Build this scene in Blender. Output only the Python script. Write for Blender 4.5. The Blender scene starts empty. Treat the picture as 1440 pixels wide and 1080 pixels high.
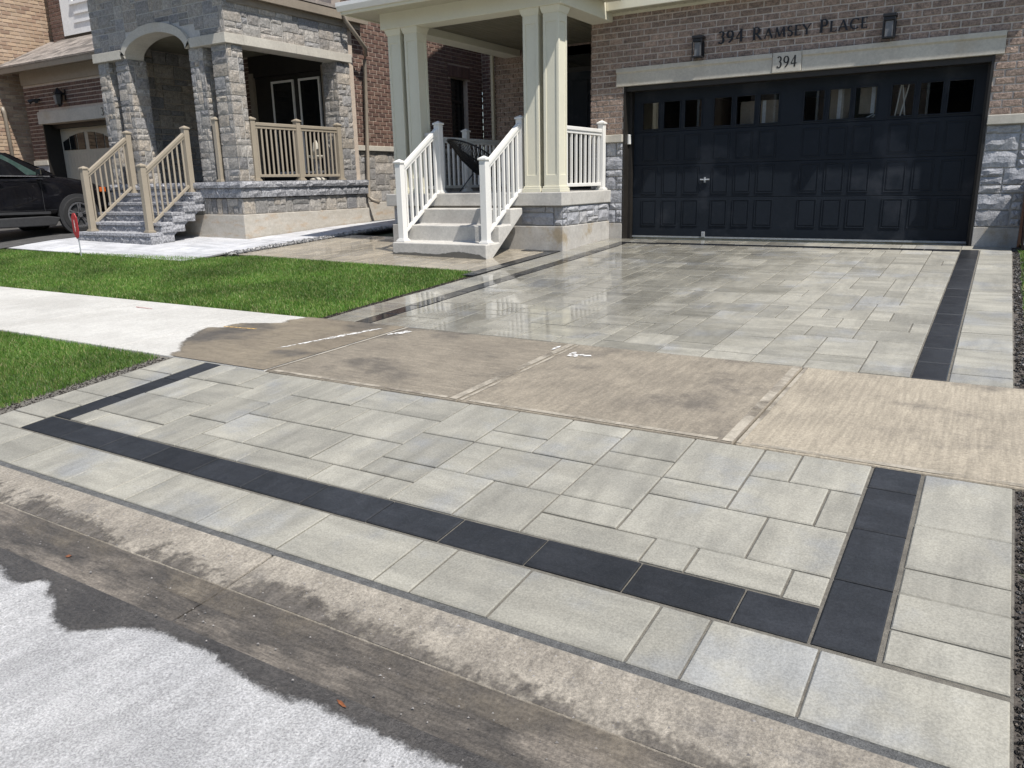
import bpy, bmesh, math, random
import numpy as np
from mathutils import Vector, Matrix

S = bpy.context.scene
C = S.collection
rng = random.Random(7)
nrg = np.random.default_rng(11)

# ------------------------------------------------------------------ camera
cam = bpy.data.cameras.new('camera')
cam.sensor_width = 36.0
cam.lens = 1087.7 / 1440 * 36.0
cam.clip_start = 0.05
cam.clip_end = 2000
camo = bpy.data.objects.new('camera', cam)
C.objects.link(camo)
_r = Vector((0.8521776, 0.5228883, -0.0195229))
_d = Vector((0.1160345, -0.2252257, -0.9673724))
_f = Vector((-0.5102248, 0.8221078, -0.2526053))
camo.matrix_world = Matrix(((_r.x, -_d.x, -_f.x, 5.2056), (_r.y, -_d.y, -_f.y, -11.8767),
                            (_r.z, -_d.z, -_f.z, 0.9252), (0, 0, 0, 1)))
S.camera = camo

# ------------------------------------------------------------------ light
SUN = Vector((-0.56, 0.212, -1.0)).normalized()
w = bpy.data.worlds.new('World')
S.world = w
w.use_nodes = True
nt = w.node_tree
sky = nt.nodes.new('ShaderNodeTexSky')
sky.sky_type = 'NISHITA'
sky.sun_disc = False
sky.sun_elevation = math.asin(-SUN.z)
sky.sun_rotation = math.atan2(-SUN.x, -SUN.y)
sky.air_density = 1.0
sky.dust_density = 0.6
nt.links.new(sky.outputs[0], nt.nodes['Background'].inputs[0])
nt.nodes['Background'].inputs[1].default_value = 0.125
sl = bpy.data.lights.new('sun', 'SUN')
sl.energy = 5.0
sl.angle = math.radians(0.53)
sl.color = (1.0, 0.955, 0.89)
so = bpy.data.objects.new('sun', sl)
C.objects.link(so)
so.rotation_euler = SUN.to_track_quat('-Z', 'Y').to_euler()
so.location = (6, -6, 14)
S.view_settings.view_transform = 'Standard'
S.view_settings.look = 'None'
S.view_settings.exposure = 0.27
S.view_settings.gamma = 1.0
S.view_settings.use_curve_mapping = False
S.render.engine = 'CYCLES'

# ------------------------------------------------------------------ materials
MT = {}


def mat(name, c1, c2, scale=3.0, rough=0.8, vary=0.08, speck=0.1, sscale=90, bump=0.2, bscale=None, stretch=(1, 1, 1),
        metal=0.0, spec=0.5, c3=None, t3=0.62, s3=1.3, palette=None, wet=None, detail=6, streak=None, bdist=0.01,
        grain=0.10, gscale=26, broom=None):
    m = bpy.data.materials.new(name)
    m.use_nodes = True
    t = m.node_tree
    N = t.nodes
    L = t.links
    b = N['Principled BSDF']
    pos = N.new('ShaderNodeNewGeometry')
    obi = N.new('ShaderNodeObjectInfo')

    def math_(op, a, bb=None, c=None):
        n = N.new('ShaderNodeMath')
        n.operation = op
        for i, v in enumerate((a, bb, c)):
            if v is None:
                continue
            if isinstance(v, (int, float)):
                n.inputs[i].default_value = v
            else:
                L.new(v, n.inputs[i])
        return n.outputs[0]

    def noise(sc, st=(1, 1, 1), det=detail, ro=0.6, off=(0, 0, 0)):
        mp = N.new('ShaderNodeMapping')
        mp.inputs['Scale'].default_value = st
        mp.inputs['Location'].default_value = off
        L.new(pos.outputs['Position'], mp.inputs[0])
        n = N.new('ShaderNodeTexNoise')
        n.inputs['Scale'].default_value = sc
        n.inputs['Detail'].default_value = det
        n.inputs['Roughness'].default_value = ro
        L.new(mp.outputs[0], n.inputs['Vector'])
        return n.outputs[0]

    def ramp(v, lo, hi, a=0.0, bb=1.0):
        n = N.new('ShaderNodeMapRange')
        n.interpolation_type = 'SMOOTHSTEP'
        n.inputs[1].default_value = lo
        n.inputs[2].default_value = hi
        n.inputs[3].default_value = a
        n.inputs[4].default_value = bb
        L.new(v, n.inputs[0])
        return n.outputs[0]

    def mix(f, a, bb, mode='MIX'):
        n = N.new('ShaderNodeMix')
        n.data_type = 'RGBA'
        n.blend_type = mode
        for i, v in ((0, f), (6, a), (7, bb)):
            if isinstance(v, (int, float)):
                n.inputs[i].default_value = v
            elif isinstance(v, tuple):
                n.inputs[i].default_value = (*v, 1)
            else:
                L.new(v, n.inputs[i])
        return n.outputs[2]

    rnd = math_('FRACT', math_('ADD', obi.outputs['Random'], pos.outputs['Random Per Island']))
    if palette:
        cr = N.new('ShaderNodeValToRGB')
        cr.color_ramp.interpolation = 'LINEAR'
        e = cr.color_ramp.elements
        while len(e) < len(palette):
            e.new(0.5)
        for i, p in enumerate(palette):
            e[i].position = i / (len(palette) - 1)
            e[i].color = (*p, 1)
        L.new(rnd, cr.inputs[0])
        base = mix(ramp(noise(scale, stretch), 0.3, 0.7, 0.0, 0.55), cr.outputs[0], c2)
    else:
        base = mix(ramp(noise(scale, stretch), 0.3, 0.7), c1, c2)
    if c3:
        base = mix(ramp(noise(s3, stretch, off=(7, 3, 1)), t3 - 0.1, t3 + 0.08), base, c3)
    if streak:   # faint directional blend, direction picked per piece
        a = noise(streak, (1, 5, 1), 4, off=(2, 9, 4))
        c = noise(streak, (5, 1, 1), 4, off=(5, 1, 8))
        sel = math_('GREATER_THAN', math_('FRACT', math_('MULTIPLY', rnd, 7.31)), 0.45)
        mx = N.new('ShaderNodeMix')
        L.new(sel, mx.inputs[0])
        L.new(a, mx.inputs[2])
        L.new(c, mx.inputs[3])
        v = ramp(mx.outputs[0], 0.3, 0.7, 0.85, 1.13)
        base = mix(1.0, base, v, 'MULTIPLY')
    if vary:
        r2 = math_('FRACT', math_('MULTIPLY', rnd, 13.7))
        v = math_('ADD', math_('MULTIPLY', r2, 2 * vary), 1 - vary)
        base = mix(1.0, base, v, 'MULTIPLY')
    if speck:
        v = ramp(noise(sscale, det=3, ro=0.7), 0.25, 0.75, 1 - speck, 1 + speck)
        base = mix(1.0, base, v, 'MULTIPLY')
    if grain:
        v = ramp(noise(gscale, det=5, ro=0.75, off=(4, 6, 2)), 0.28, 0.72, 1 - grain, 1 + grain)
        base = mix(1.0, base, v, 'MULTIPLY')
    if broom:   # tool or tyre strokes: (scale, stretch, amount)
        v = ramp(noise(broom[0], broom[1], 4, 0.65, off=(1, 2, 3)), 0.3, 0.7, 1 - broom[2], 1 + broom[2])
        base = mix(1.0, base, v, 'MULTIPLY')
    rough_out = ramp(noise(scale * 2.3, off=(3, 3, 3)), 0.3, 0.7, rough - 0.06, min(1, rough + 0.06))
    bst = None
    if wet:   # rain/hose water lying on the surface: (x where dry, x where wet)
        sx = N.new('ShaderNodeSeparateXYZ')
        L.new(pos.outputs['Position'], sx.inputs[0])
        big = noise(0.9, (1, 0.7, 1), 3, off=(1, 4, 0))
        xx = math_('ADD', sx.outputs[0], math_('MULTIPLY', math_('SUBTRACT', big, 0.5), wet[2]))
        wf = ramp(xx, wet[0], wet[1], 0.0, 1.0)
        film = ramp(noise(2.2, (1, 0.5, 1), 4, off=(8, 2, 0)), 0.36, 0.50)
        damp = math_('MAXIMUM', math_('MULTIPLY', wf, 1.0), 0.0)
        pud = math_('MULTIPLY', wf, film)
        base = mix(1.0, base, ramp(damp, 0.0, 1.0, 1.0, wet[3]), 'MULTIPLY')
        mm = N.new('ShaderNodeMix')
        L.new(damp, mm.inputs[0])
        L.new(rough_out, mm.inputs[2])
        mm.inputs[3].default_value = 0.30
        m2 = N.new('ShaderNodeMix')
        L.new(pud, m2.inputs[0])
        L.new(mm.outputs[0], m2.inputs[2])
        m2.inputs[3].default_value = 0.055
        rough_out = m2.outputs[0]
        bst = ramp(pud, 0.0, 1.0, bump, bump * 0.05)
    L.new(base, b.inputs['Base Color'])
    L.new(rough_out, b.inputs['Roughness'])
    b.inputs['Metallic'].default_value = metal
    b.inputs['Specular IOR Level'].default_value = spec
    if bump:
        bn = N.new('ShaderNodeBump')
        if bst is not None:
            L.new(bst, bn.inputs['Strength'])
        else:
            bn.inputs['Strength'].default_value = bump
        bn.inputs['Distance'].default_value = bdist
        L.new(noise(bscale or sscale, stretch, det=4, ro=0.7), bn.inputs['Height'])
        L.new(bn.outputs[0], b.inputs['Normal'])
    MT[name] = m
    return m


mat('paver', (0.305, 0.290, 0.242), (0.242, 0.232, 0.197), scale=3.2, rough=0.8, vary=0.13, speck=0.20, sscale=120,
    bump=0.4, streak=1.6, c3=(0.240, 0.240, 0.228), t3=0.60, s3=1.7, bdist=0.005, grain=0.05, gscale=55)
mat('paver_damp', (0.296, 0.280, 0.232), (0.240, 0.229, 0.194), scale=3.2, rough=0.72, vary=0.17, speck=0.15,
    sscale=95, bump=0.25, streak=1.6, c3=(0.262, 0.260, 0.245), t3=0.62, s3=1.7, wet=(4.2, 1.7, 2.4, 0.88), bdist=0.006)
mat('paver_dark', (0.023, 0.025, 0.029), (0.017, 0.019, 0.022), scale=5, rough=0.7, vary=0.34, speck=0.2, sscale=95, spec=0.3, streak=2.0,
    bump=0.3, bdist=0.005, grain=0.12)
mat('paver_dark_damp', (0.026, 0.028, 0.031), (0.02, 0.021, 0.024), scale=5, rough=0.5, vary=0.2, speck=0.1, sscale=150,
    bump=0.2, wet=(5.6, 3.0, 1.5, 0.75), bdist=0.005)
mat('paver_walk', (0.40, 0.352, 0.275), (0.315, 0.28, 0.222), scale=3, rough=0.7, vary=0.14, bump=0.2, streak=1.6,
    wet=(-7, -3.5, 2.0, 0.85), sscale=140)
mat('paver_neighbour', (0.50, 0.50, 0.51), (0.42, 0.425, 0.44), scale=3, rough=0.85, vary=0.1, bump=0.2, streak=1.6)
mat('joint_sand', (0.175, 0.162, 0.135), (0.115, 0.106, 0.09), scale=30, rough=0.95, speck=0.35, sscale=300, bump=0.6,
    vary=0)
mat('joint_sand_grey', (0.145, 0.145, 0.14), (0.09, 0.09, 0.088), scale=25, rough=0.95, speck=0.5, sscale=200, bump=0.9,
    vary=0, grain=0.25, gscale=60)
mat('concrete_walk', (0.51, 0.495, 0.455), (0.415, 0.40, 0.365), scale=1.6, rough=0.9, vary=0.03, speck=0.14, sscale=90,
    bump=0.3, grain=0.09, gscale=30, broom=(4.0, (14, 1.2, 1), 0.05), c3=(0.36, 0.34, 0.30), t3=0.70, s3=1.1)
mat('concrete_brown', (0.232, 0.200, 0.153), (0.180, 0.155, 0.119), scale=2.2, rough=0.7, vary=0, speck=0.2, sscale=80, bump=0.4,
    c3=(0.118, 0.103, 0.083), t3=0.60, s3=1.8, grain=0.11, gscale=34, broom=(2.6, (2, 9, 1), 0.14))
mat('concrete_stained', (0.268, 0.231, 0.176), (0.205, 0.177, 0.136), scale=2.0, rough=0.75, vary=0, speck=0.2,
    sscale=80, bump=0.45, c3=(0.135, 0.117, 0.094), t3=0.62, s3=1.9, grain=0.11, gscale=34, broom=(3.0, (9, 1.5, 1), 0.14))
mat('concrete_tan', (0.335, 0.290, 0.220), (0.268, 0.232, 0.177), scale=1.8, rough=0.85, vary=0, speck=0.2,
    sscale=80, bump=0.45, c3=(0.19, 0.165, 0.13), t3=0.65, s3=2.0, grain=0.09, gscale=34, broom=(4.0, (14, 1.0, 1), 0.15))
mat('concrete_edge', (0.375, 0.335, 0.268), (0.29, 0.258, 0.206), scale=5, rough=0.85, vary=0.05, speck=0.15, sscale=80, bump=0.3,
    c3=(0.18, 0.155, 0.122), t3=0.6, s3=4, grain=0.15)
mat('concrete_damp', (0.225, 0.188, 0.135), (0.180, 0.150, 0.110), scale=2.0, rough=0.5, vary=0, speck=0.15, sscale=90,
    bump=0.3, c3=(0.092, 0.082, 0.069), t3=0.57, s3=1.2, grain=0.14, broom=(2.0, (2, 8, 1), 0.12))
mat('curb', (0.345, 0.308, 0.252), (0.250, 0.222, 0.182), scale=4.5, rough=0.85, vary=0.03, speck=0.3, sscale=90,
    bump=0.8, stretch=(1, 1.6, 1), c3=(0.165, 0.152, 0.135), t3=0.63, s3=2.6, grain=0.10, gscale=60, broom=(4, (6, 2, 1), 0.14))
mat('gutter', (0.120, 0.103, 0.084), (0.060, 0.053, 0.046), scale=3.4, rough=0.6, vary=0.02, speck=0.32, sscale=90,
    bump=0.8, stretch=(1, 3.0, 1), c3=(0.21, 0.18, 0.145), t3=0.57, s3=1.9, grain=0.10, gscale=60, broom=(5, (2, 16, 1), 0.24))
mat('asphalt', (0.46, 0.452, 0.442), (0.37, 0.366, 0.362), scale=1.5, rough=0.92, vary=0, speck=0.38, sscale=140, bump=0.8,
    bscale=140, c3=(0.205, 0.205, 0.212), t3=0.64, s3=1.3, bdist=0.012, grain=0.12, gscale=70, broom=(2.2, (6, 1.6, 1), 0.13))
mat('asphalt_wet', (0.075, 0.068, 0.061), (0.046, 0.042, 0.039), scale=5, rough=0.5, vary=0, speck=0.4, sscale=75,
    bump=0.8, bscale=150, bdist=0.01, grain=0.15, gscale=70, broom=(5, (2, 12, 1), 0.12))
mat('asphalt_drive', (0.075, 0.073, 0.072), (0.055, 0.054, 0.053), scale=4, rough=0.85, vary=0, speck=0.25, sscale=110,
    bump=0.6)
mat('soil', (0.125, 0.108, 0.090), (0.065, 0.055, 0.046), scale=12, rough=0.95, vary=0.35, speck=0.4, sscale=90, bump=0.9,
    bscale=60)
mat('soil_stone', (0.27, 0.255, 0.24), (0.17, 0.16, 0.15), scale=12, rough=0.9, vary=0.5, speck=0.2, bump=0.4)
mat('lawn', (0.11, 0.12, 0.045), (0.075, 0.09, 0.03), scale=6, rough=0.95, vary=0, speck=0.3, sscale=60, bump=0.6)
mat('gravel', (0.62, 0.60, 0.57), (0.42, 0.41, 0.40), scale=20, rough=0.8, vary=0.4, speck=0.1, bump=0.2)
mat('ground', (0.09, 0.10, 0.05), (0.07, 0.08, 0.04), scale=0.5, rough=0.95, vary=0)
# house bricks and stones
mat('brick_brown', (0.2, 0.15, 0.12), (0.165, 0.118, 0.095), scale=9, rough=0.9, vary=0.16, speck=0.28, sscale=70, bump=0.8,
    bscale=45, palette=[(0.315, 0.232, 0.185), (0.39, 0.288, 0.228), (0.262, 0.195, 0.160), (0.36, 0.275, 0.225)], bdist=0.02, grain=0.5, gscale=24)
mat('mortar_light', (0.62, 0.55, 0.49), (0.53, 0.47, 0.42), scale=9, rough=0.95, vary=0, speck=0.15, sscale=120,
    bump=0.4)
mat('brick_dark', (0.1, 0.05, 0.04), (0.085, 0.046, 0.036), scale=8, rough=0.9, vary=0.15, speck=0.15, bump=0.4,
    palette=[(0.135, 0.078, 0.06), (0.17, 0.10, 0.075), (0.11, 0.066, 0.054), (0.19, 0.12, 0.09)])
mat('mortar_pale', (0.52, 0.435, 0.355), (0.45, 0.38, 0.315), scale=9, rough=0.95, vary=0, speck=0.1, bump=0.3)
mat('brick_tan', (0.4, 0.3, 0.2), (0.36, 0.265, 0.185), scale=8, rough=0.9, vary=0.12, speck=0.12, bump=0.4,
    palette=[(0.40, 0.295, 0.20), (0.44, 0.33, 0.23), (0.36, 0.255, 0.175), (0.255, 0.165, 0.12), (0.43, 0.33, 0.24)])
mat('mortar_tan', (0.44, 0.36, 0.28), (0.38, 0.31, 0.245), scale=9, rough=0.95, vary=0, speck=0.1, bump=0.3)
mat('veneer', (0.3, 0.3, 0.3), (0.215, 0.208, 0.20), scale=11, rough=0.92, vary=0.16, speck=0.22, sscale=60, bump=0.9,
    bscale=34, palette=[(0.245, 0.238, 0.228), (0.375, 0.345, 0.305), (0.43, 0.372, 0.30), (0.185, 0.184, 0.19),
                        (0.40, 0.37, 0.33), (0.335, 0.315, 0.288), (0.25, 0.248, 0.252), (0.46, 0.40, 0.325)], bdist=0.018, grain=0.34, gscale=24)
mat('veneer_grey', (0.3, 0.3, 0.3), (0.27, 0.275, 0.29), scale=9, rough=0.92, vary=0.14, speck=0.2, sscale=60, bump=1.0,
    bscale=22, palette=[(0.33, 0.335, 0.355), (0.40, 0.40, 0.415), (0.28, 0.285, 0.31), (0.37, 0.365, 0.365)], bdist=0.014, grain=0.2, gscale=20)
mat('mortar_grey', (0.50, 0.48, 0.45), (0.42, 0.405, 0.38), scale=9, rough=0.95, vary=0, speck=0.12, bump=0.4)
mat('granite', (0.40, 0.40, 0.415), (0.17, 0.172, 0.185), scale=26, rough=0.85, vary=0.1, speck=0.5, sscale=60, bump=0.8,
    bscale=30, bdist=0.015)
mat('limestone', (0.49, 0.46, 0.395), (0.43, 0.40, 0.345), scale=3, rough=0.85, vary=0.03, speck=0.06, bump=0.12,
    c3=(0.40, 0.34, 0.26), t3=0.66)
mat('foundation', (0.46, 0.44, 0.405), (0.38, 0.36, 0.33), scale=5, rough=0.9, vary=0.03, speck=0.12, bump=0.3,
    c3=(0.32, 0.265, 0.185), t3=0.6, s3=2.5)
mat('foundation_tan', (0.47, 0.44, 0.39), (0.41, 0.375, 0.32), scale=4, rough=0.9, vary=0.03, speck=0.1, bump=0.4,
    c3=(0.42, 0.335, 0.25), t3=0.60, s3=2.2, stretch=(1, 1, 3))
mat('step_concrete', (0.50, 0.48, 0.44), (0.42, 0.405, 0.375), scale=4, rough=0.88, vary=0.02, speck=0.1, bump=0.25,
    c3=(0.36, 0.34, 0.31), t3=0.62)
mat('step_wet', (0.135, 0.127, 0.112), (0.108, 0.102, 0.09), scale=4, rough=0.5, vary=0, speck=0.08, bump=0.2)
mat('trim_cream', (0.66, 0.63, 0.505), (0.63, 0.60, 0.48), scale=2, rough=0.55, vary=0.02, speck=0.02, bump=0.04, grain=0.02)
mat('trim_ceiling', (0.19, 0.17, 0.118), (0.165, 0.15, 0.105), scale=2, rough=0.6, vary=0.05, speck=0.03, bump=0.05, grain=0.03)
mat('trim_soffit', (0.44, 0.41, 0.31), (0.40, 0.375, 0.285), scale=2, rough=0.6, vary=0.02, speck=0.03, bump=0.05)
mat('rail_white', (0.745, 0.73, 0.69), (0.71, 0.695, 0.66), scale=3, rough=0.42, vary=0.015, speck=0.02, bump=0.03, grain=0.015)
mat('rail_tan', (0.335, 0.288, 0.222), (0.31, 0.267, 0.206), scale=3, rough=0.5, vary=0.02, speck=0.03, bump=0.03, grain=0.03)
mat('downspout_tan', (0.27, 0.23, 0.18), (0.24, 0.205, 0.162), scale=3, rough=0.45, vary=0.02, speck=0.03, bump=0.03)
mat('door_navy', (0.0155, 0.0198, 0.0268), (0.0130, 0.0168, 0.0228), scale=2, rough=0.42, vary=0, speck=0.03, bump=0.04, spec=0.16,
    sscale=160, c3=(0.032, 0.036, 0.044), t3=0.62, s3=1.5, grain=0.05)
mat('trim_black', (0.020, 0.017, 0.014), (0.015, 0.013, 0.011), scale=3, rough=0.5, vary=0.02, speck=0.05, bump=0.05)
mat('metal_black', (0.012, 0.012, 0.014), (0.010, 0.010, 0.012), scale=6, rough=0.4, vary=0.02, speck=0.05, bump=0.05)
mat('letter_metal', (0.008, 0.010, 0.016), (0.006, 0.008, 0.012), scale=6, rough=0.6, vary=0, speck=0.04, bump=0.03)
mat('glass_dark', (0.006, 0.007, 0.008), (0.005, 0.006, 0.007), scale=1, rough=0.06, vary=0, speck=0, bump=0, spec=0.6)
mat('cardboard', (0.30, 0.25, 0.195), (0.26, 0.215, 0.17), scale=4, rough=0.8, vary=0.08, speck=0.05, bump=0.05)
mat('glass_clear', (0.9, 0.93, 0.93), (0.9, 0.93, 0.93), scale=1, rough=0.06, vary=0, speck=0, bump=0, grain=0)
MT['glass_clear'].node_tree.nodes['Principled BSDF'].inputs['Transmission Weight'].default_value = 1.0
for _l in list(MT['glass_clear'].node_tree.nodes['Principled BSDF'].inputs['Roughness'].links):
    MT['glass_clear'].node_tree.links.remove(_l)
MT['glass_clear'].node_tree.nodes['Principled BSDF'].inputs['Roughness'].default_value = 0.0
mat('glass_lamp', (0.16, 0.165, 0.175), (0.13, 0.135, 0.14), scale=3, rough=0.2, vary=0, speck=0, bump=0)
mat('garage_tan', (0.46, 0.42, 0.335), (0.42, 0.385, 0.31), scale=3, rough=0.55, vary=0.02, speck=0.03, bump=0.05)
mat('shingle', (0.235, 0.205, 0.18), (0.165, 0.145, 0.13), scale=9, rough=0.95, vary=0.42, speck=0.3, sscale=90, bump=0.5)
mat('bay_white', (0.78, 0.78, 0.77), (0.74, 0.74, 0.735), scale=3, rough=0.6, vary=0.01, speck=0.02, bump=0.03)
mat('chrome', (0.62, 0.62, 0.64), (0.55, 0.55, 0.57), scale=5, rough=0.28, vary=0, speck=0.02, bump=0, metal=0.9)
mat('galvanised', (0.5, 0.52, 0.54), (0.42, 0.44, 0.46), scale=9, rough=0.4, vary=0, speck=0.1, bump=0.1, metal=0.5)
mat('car_paint', (0.006, 0.006, 0.008), (0.005, 0.005, 0.006), scale=3, rough=0.09, vary=0, speck=0, bump=0, spec=0.6)
mat('car_plastic', (0.030, 0.031, 0.033), (0.022, 0.022, 0.024), scale=20, rough=0.7, vary=0, speck=0.1, bump=0.1)
mat('car_glass', (0.035, 0.060, 0.052), (0.028, 0.05, 0.044), scale=1.5, rough=0.04, vary=0, speck=0, bump=0, spec=0.8)
mat('tyre', (0.022, 0.022, 0.023), (0.016, 0.016, 0.017), scale=20, rough=0.8, vary=0, speck=0.1, bump=0.3)
mat('red_plastic', (0.42, 0.018, 0.022), (0.34, 0.014, 0.018), scale=9, rough=0.45, vary=0, speck=0.05, bump=0.05)
mat('leaf_rust', (0.20, 0.07, 0.025), (0.14, 0.05, 0.02), scale=30, rough=0.7, vary=0.2, speck=0.2, bump=0.2)
mat('amber', (0.6, 0.12, 0.02), (0.5, 0.1, 0.02), scale=9, rough=0.25, vary=0, speck=0, bump=0)
mat('paint_orange', (0.68, 0.42, 0.13), (0.6, 0.4, 0.16), scale=12, rough=0.9, vary=0, speck=0.2, bump=0.1)
mat('residue_white', (0.74, 0.73, 0.70), (0.66, 0.64, 0.6), scale=14, rough=0.95, vary=0, speck=0.15, bump=0.2)
mat('white_paper', (0.7, 0.72, 0.75), (0.65, 0.67, 0.7), scale=5, rough=0.7, vary=0, speck=0.05, bump=0)
mat('bin_brown', (0.055, 0.030, 0.024), (0.040, 0.022, 0.018), scale=4, rough=0.6, vary=0, speck=0.1, bump=0.1)
mat('planter', (0.55, 0.52, 0.45), (0.42, 0.40, 0.35), scale=20, rough=0.8, vary=0, speck=0.3, bump=0.3)


def thin_out(name, axis=None, pts=(), lo=0.0, hi=1.0, vlo=0.0, vhi=1.0, sign=1.0, amp=0.02, nsc=40, soft=0.01, wear=None):
    """let a thin film end softly: along a boundary curve given in world x/y, or worn away in patches"""
    m = MT[name]
    t = m.node_tree
    N, L = t.nodes, t.links
    out = N['Material Output']
    src = out.inputs[0].links[0].from_socket
    g = N.new('ShaderNodeNewGeometry')

    def mth(op, a, b=None):
        n = N.new('ShaderNodeMath')
        n.operation = op
        for i_, v in enumerate((a, b)):
            if v is None:
                continue
            if isinstance(v, (int, float)):
                n.inputs[i_].default_value = v
            else:
                L.new(v, n.inputs[i_])
        return n.outputs[0]

    def noi(sc, det=5):
        n = N.new('ShaderNodeTexNoise')
        n.inputs['Scale'].default_value = sc
        n.inputs['Detail'].default_value = det
        n.inputs['Roughness'].default_value = 0.7
        L.new(g.outputs['Position'], n.inputs['Vector'])
        return n.outputs[0]
    mr_ = N.new('ShaderNodeMapRange')
    mr_.interpolation_type = 'SMOOTHSTEP'
    if wear:
        L.new(noi(wear[0]), mr_.inputs[0])
        mr_.inputs[1].default_value = wear[1]
        mr_.inputs[2].default_value = wear[2]
    else:
        sp = N.new('ShaderNodeSeparateXYZ')
        L.new(g.outputs['Position'], sp.inputs[0])
        a, b = (sp.outputs[0], sp.outputs[1]) if axis == 'x' else (sp.outputs[1], sp.outputs[0])
        cr = N.new('ShaderNodeValToRGB')
        e = cr.color_ramp.elements
        while len(e) < len(pts):
            e.new(0.5)
        for k, (p, v) in enumerate(pts):
            e[k].position = (p - lo) / (hi - lo)
            q = (v - vlo) / (vhi - vlo)
            e[k].color = (q, q, q, 1)
        L.new(mth('DIVIDE', mth('SUBTRACT', a, lo), hi - lo), cr.inputs[0])
        bd = mth('ADD', mth('MULTIPLY', cr.outputs[0], vhi - vlo), vlo)
        d = mth('MULTIPLY', mth('SUBTRACT', b, bd), sign)
        d = mth('ADD', d, mth('MULTIPLY', mth('SUBTRACT', noi(nsc), 0.5), amp))
        d = mth('ADD', d, mth('MULTIPLY', mth('SUBTRACT', noi(nsc * 6, 3), 0.5), amp * 0.7))
        L.new(d, mr_.inputs[0])
        mr_.inputs[1].default_value = -soft
        mr_.inputs[2].default_value = soft
    tr = N.new('ShaderNodeBsdfTransparent')
    ms = N.new('ShaderNodeMixShader')
    L.new(mr_.outputs[0], ms.inputs[0])
    L.new(tr.outputs[0], ms.inputs[1])
    L.new(src, ms.inputs[2])
    L.new(ms.outputs[0], out.inputs[0])


def grass_mat():
    m = bpy.data.materials.new('grass_blade')
    m.use_nodes = True
    t = m.node_tree
    b = t.nodes['Principled BSDF']
    g = t.nodes.new('ShaderNodeNewGeometry')
    cr = t.nodes.new('ShaderNodeValToRGB')
    e = cr.color_ramp.elements
    cols = [(0.0, (0.050, 0.132, 0.016)), (0.40, (0.095, 0.205, 0.026)), (0.78, (0.155, 0.268, 0.044)),
            (0.92, (0.28, 0.30, 0.10)), (1.0, (0.46, 0.40, 0.22))]
    while len(e) < len(cols):
        e.new(0.5)
    for i, (p, c) in enumerate(cols):
        e[i].position = p
        e[i].color = (*c, 1)
    t.links.new(g.outputs['Random Per Island'], cr.inputs[0])
    n = t.nodes.new('ShaderNodeTexNoise')
    n.inputs['Scale'].default_value = 1.1
    n.inputs['Detail'].default_value = 4
    t.links.new(g.outputs['Position'], n.inputs['Vector'])
    mr = t.nodes.new('ShaderNodeMapRange')
    mr.inputs[1].default_value = 0.3
    mr.inputs[2].default_value = 0.7
    mr.inputs[3].default_value = 0.62
    mr.inputs[4].default_value = 1.32
    t.links.new(n.outputs[0], mr.inputs[0])
    mx = t.nodes.new('ShaderNodeMix')
    mx.data_type = 'RGBA'
    mx.blend_type = 'MULTIPLY'
    mx.inputs[0].default_value = 1
    t.links.new(cr.outputs[0], mx.inputs[6])
    t.links.new(mr.outputs[0], mx.inputs[7])
    t.links.new(mx.outputs[2], b.inputs['Base Color'])
    b.inputs['Roughness'].default_value = 0.55
    tr = t.nodes.new('ShaderNodeBsdfTranslucent')
    t.links.new(mx.outputs[2], tr.inputs[0])
    ms = t.nodes.new('ShaderNodeMixShader')
    ms.inputs[0].default_value = 0.3
    t.links.new(b.outputs[0], ms.inputs[1])
    t.links.new(tr.outputs[0], ms.inputs[2])
    t.links.new(ms.outputs[0], t.nodes['Material Output'].inputs[0])
    MT['grass_blade'] = m


grass_mat()

# ------------------------------------------------------------------ mesh helpers
WL = {}     # world translation of every possible parent


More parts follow.
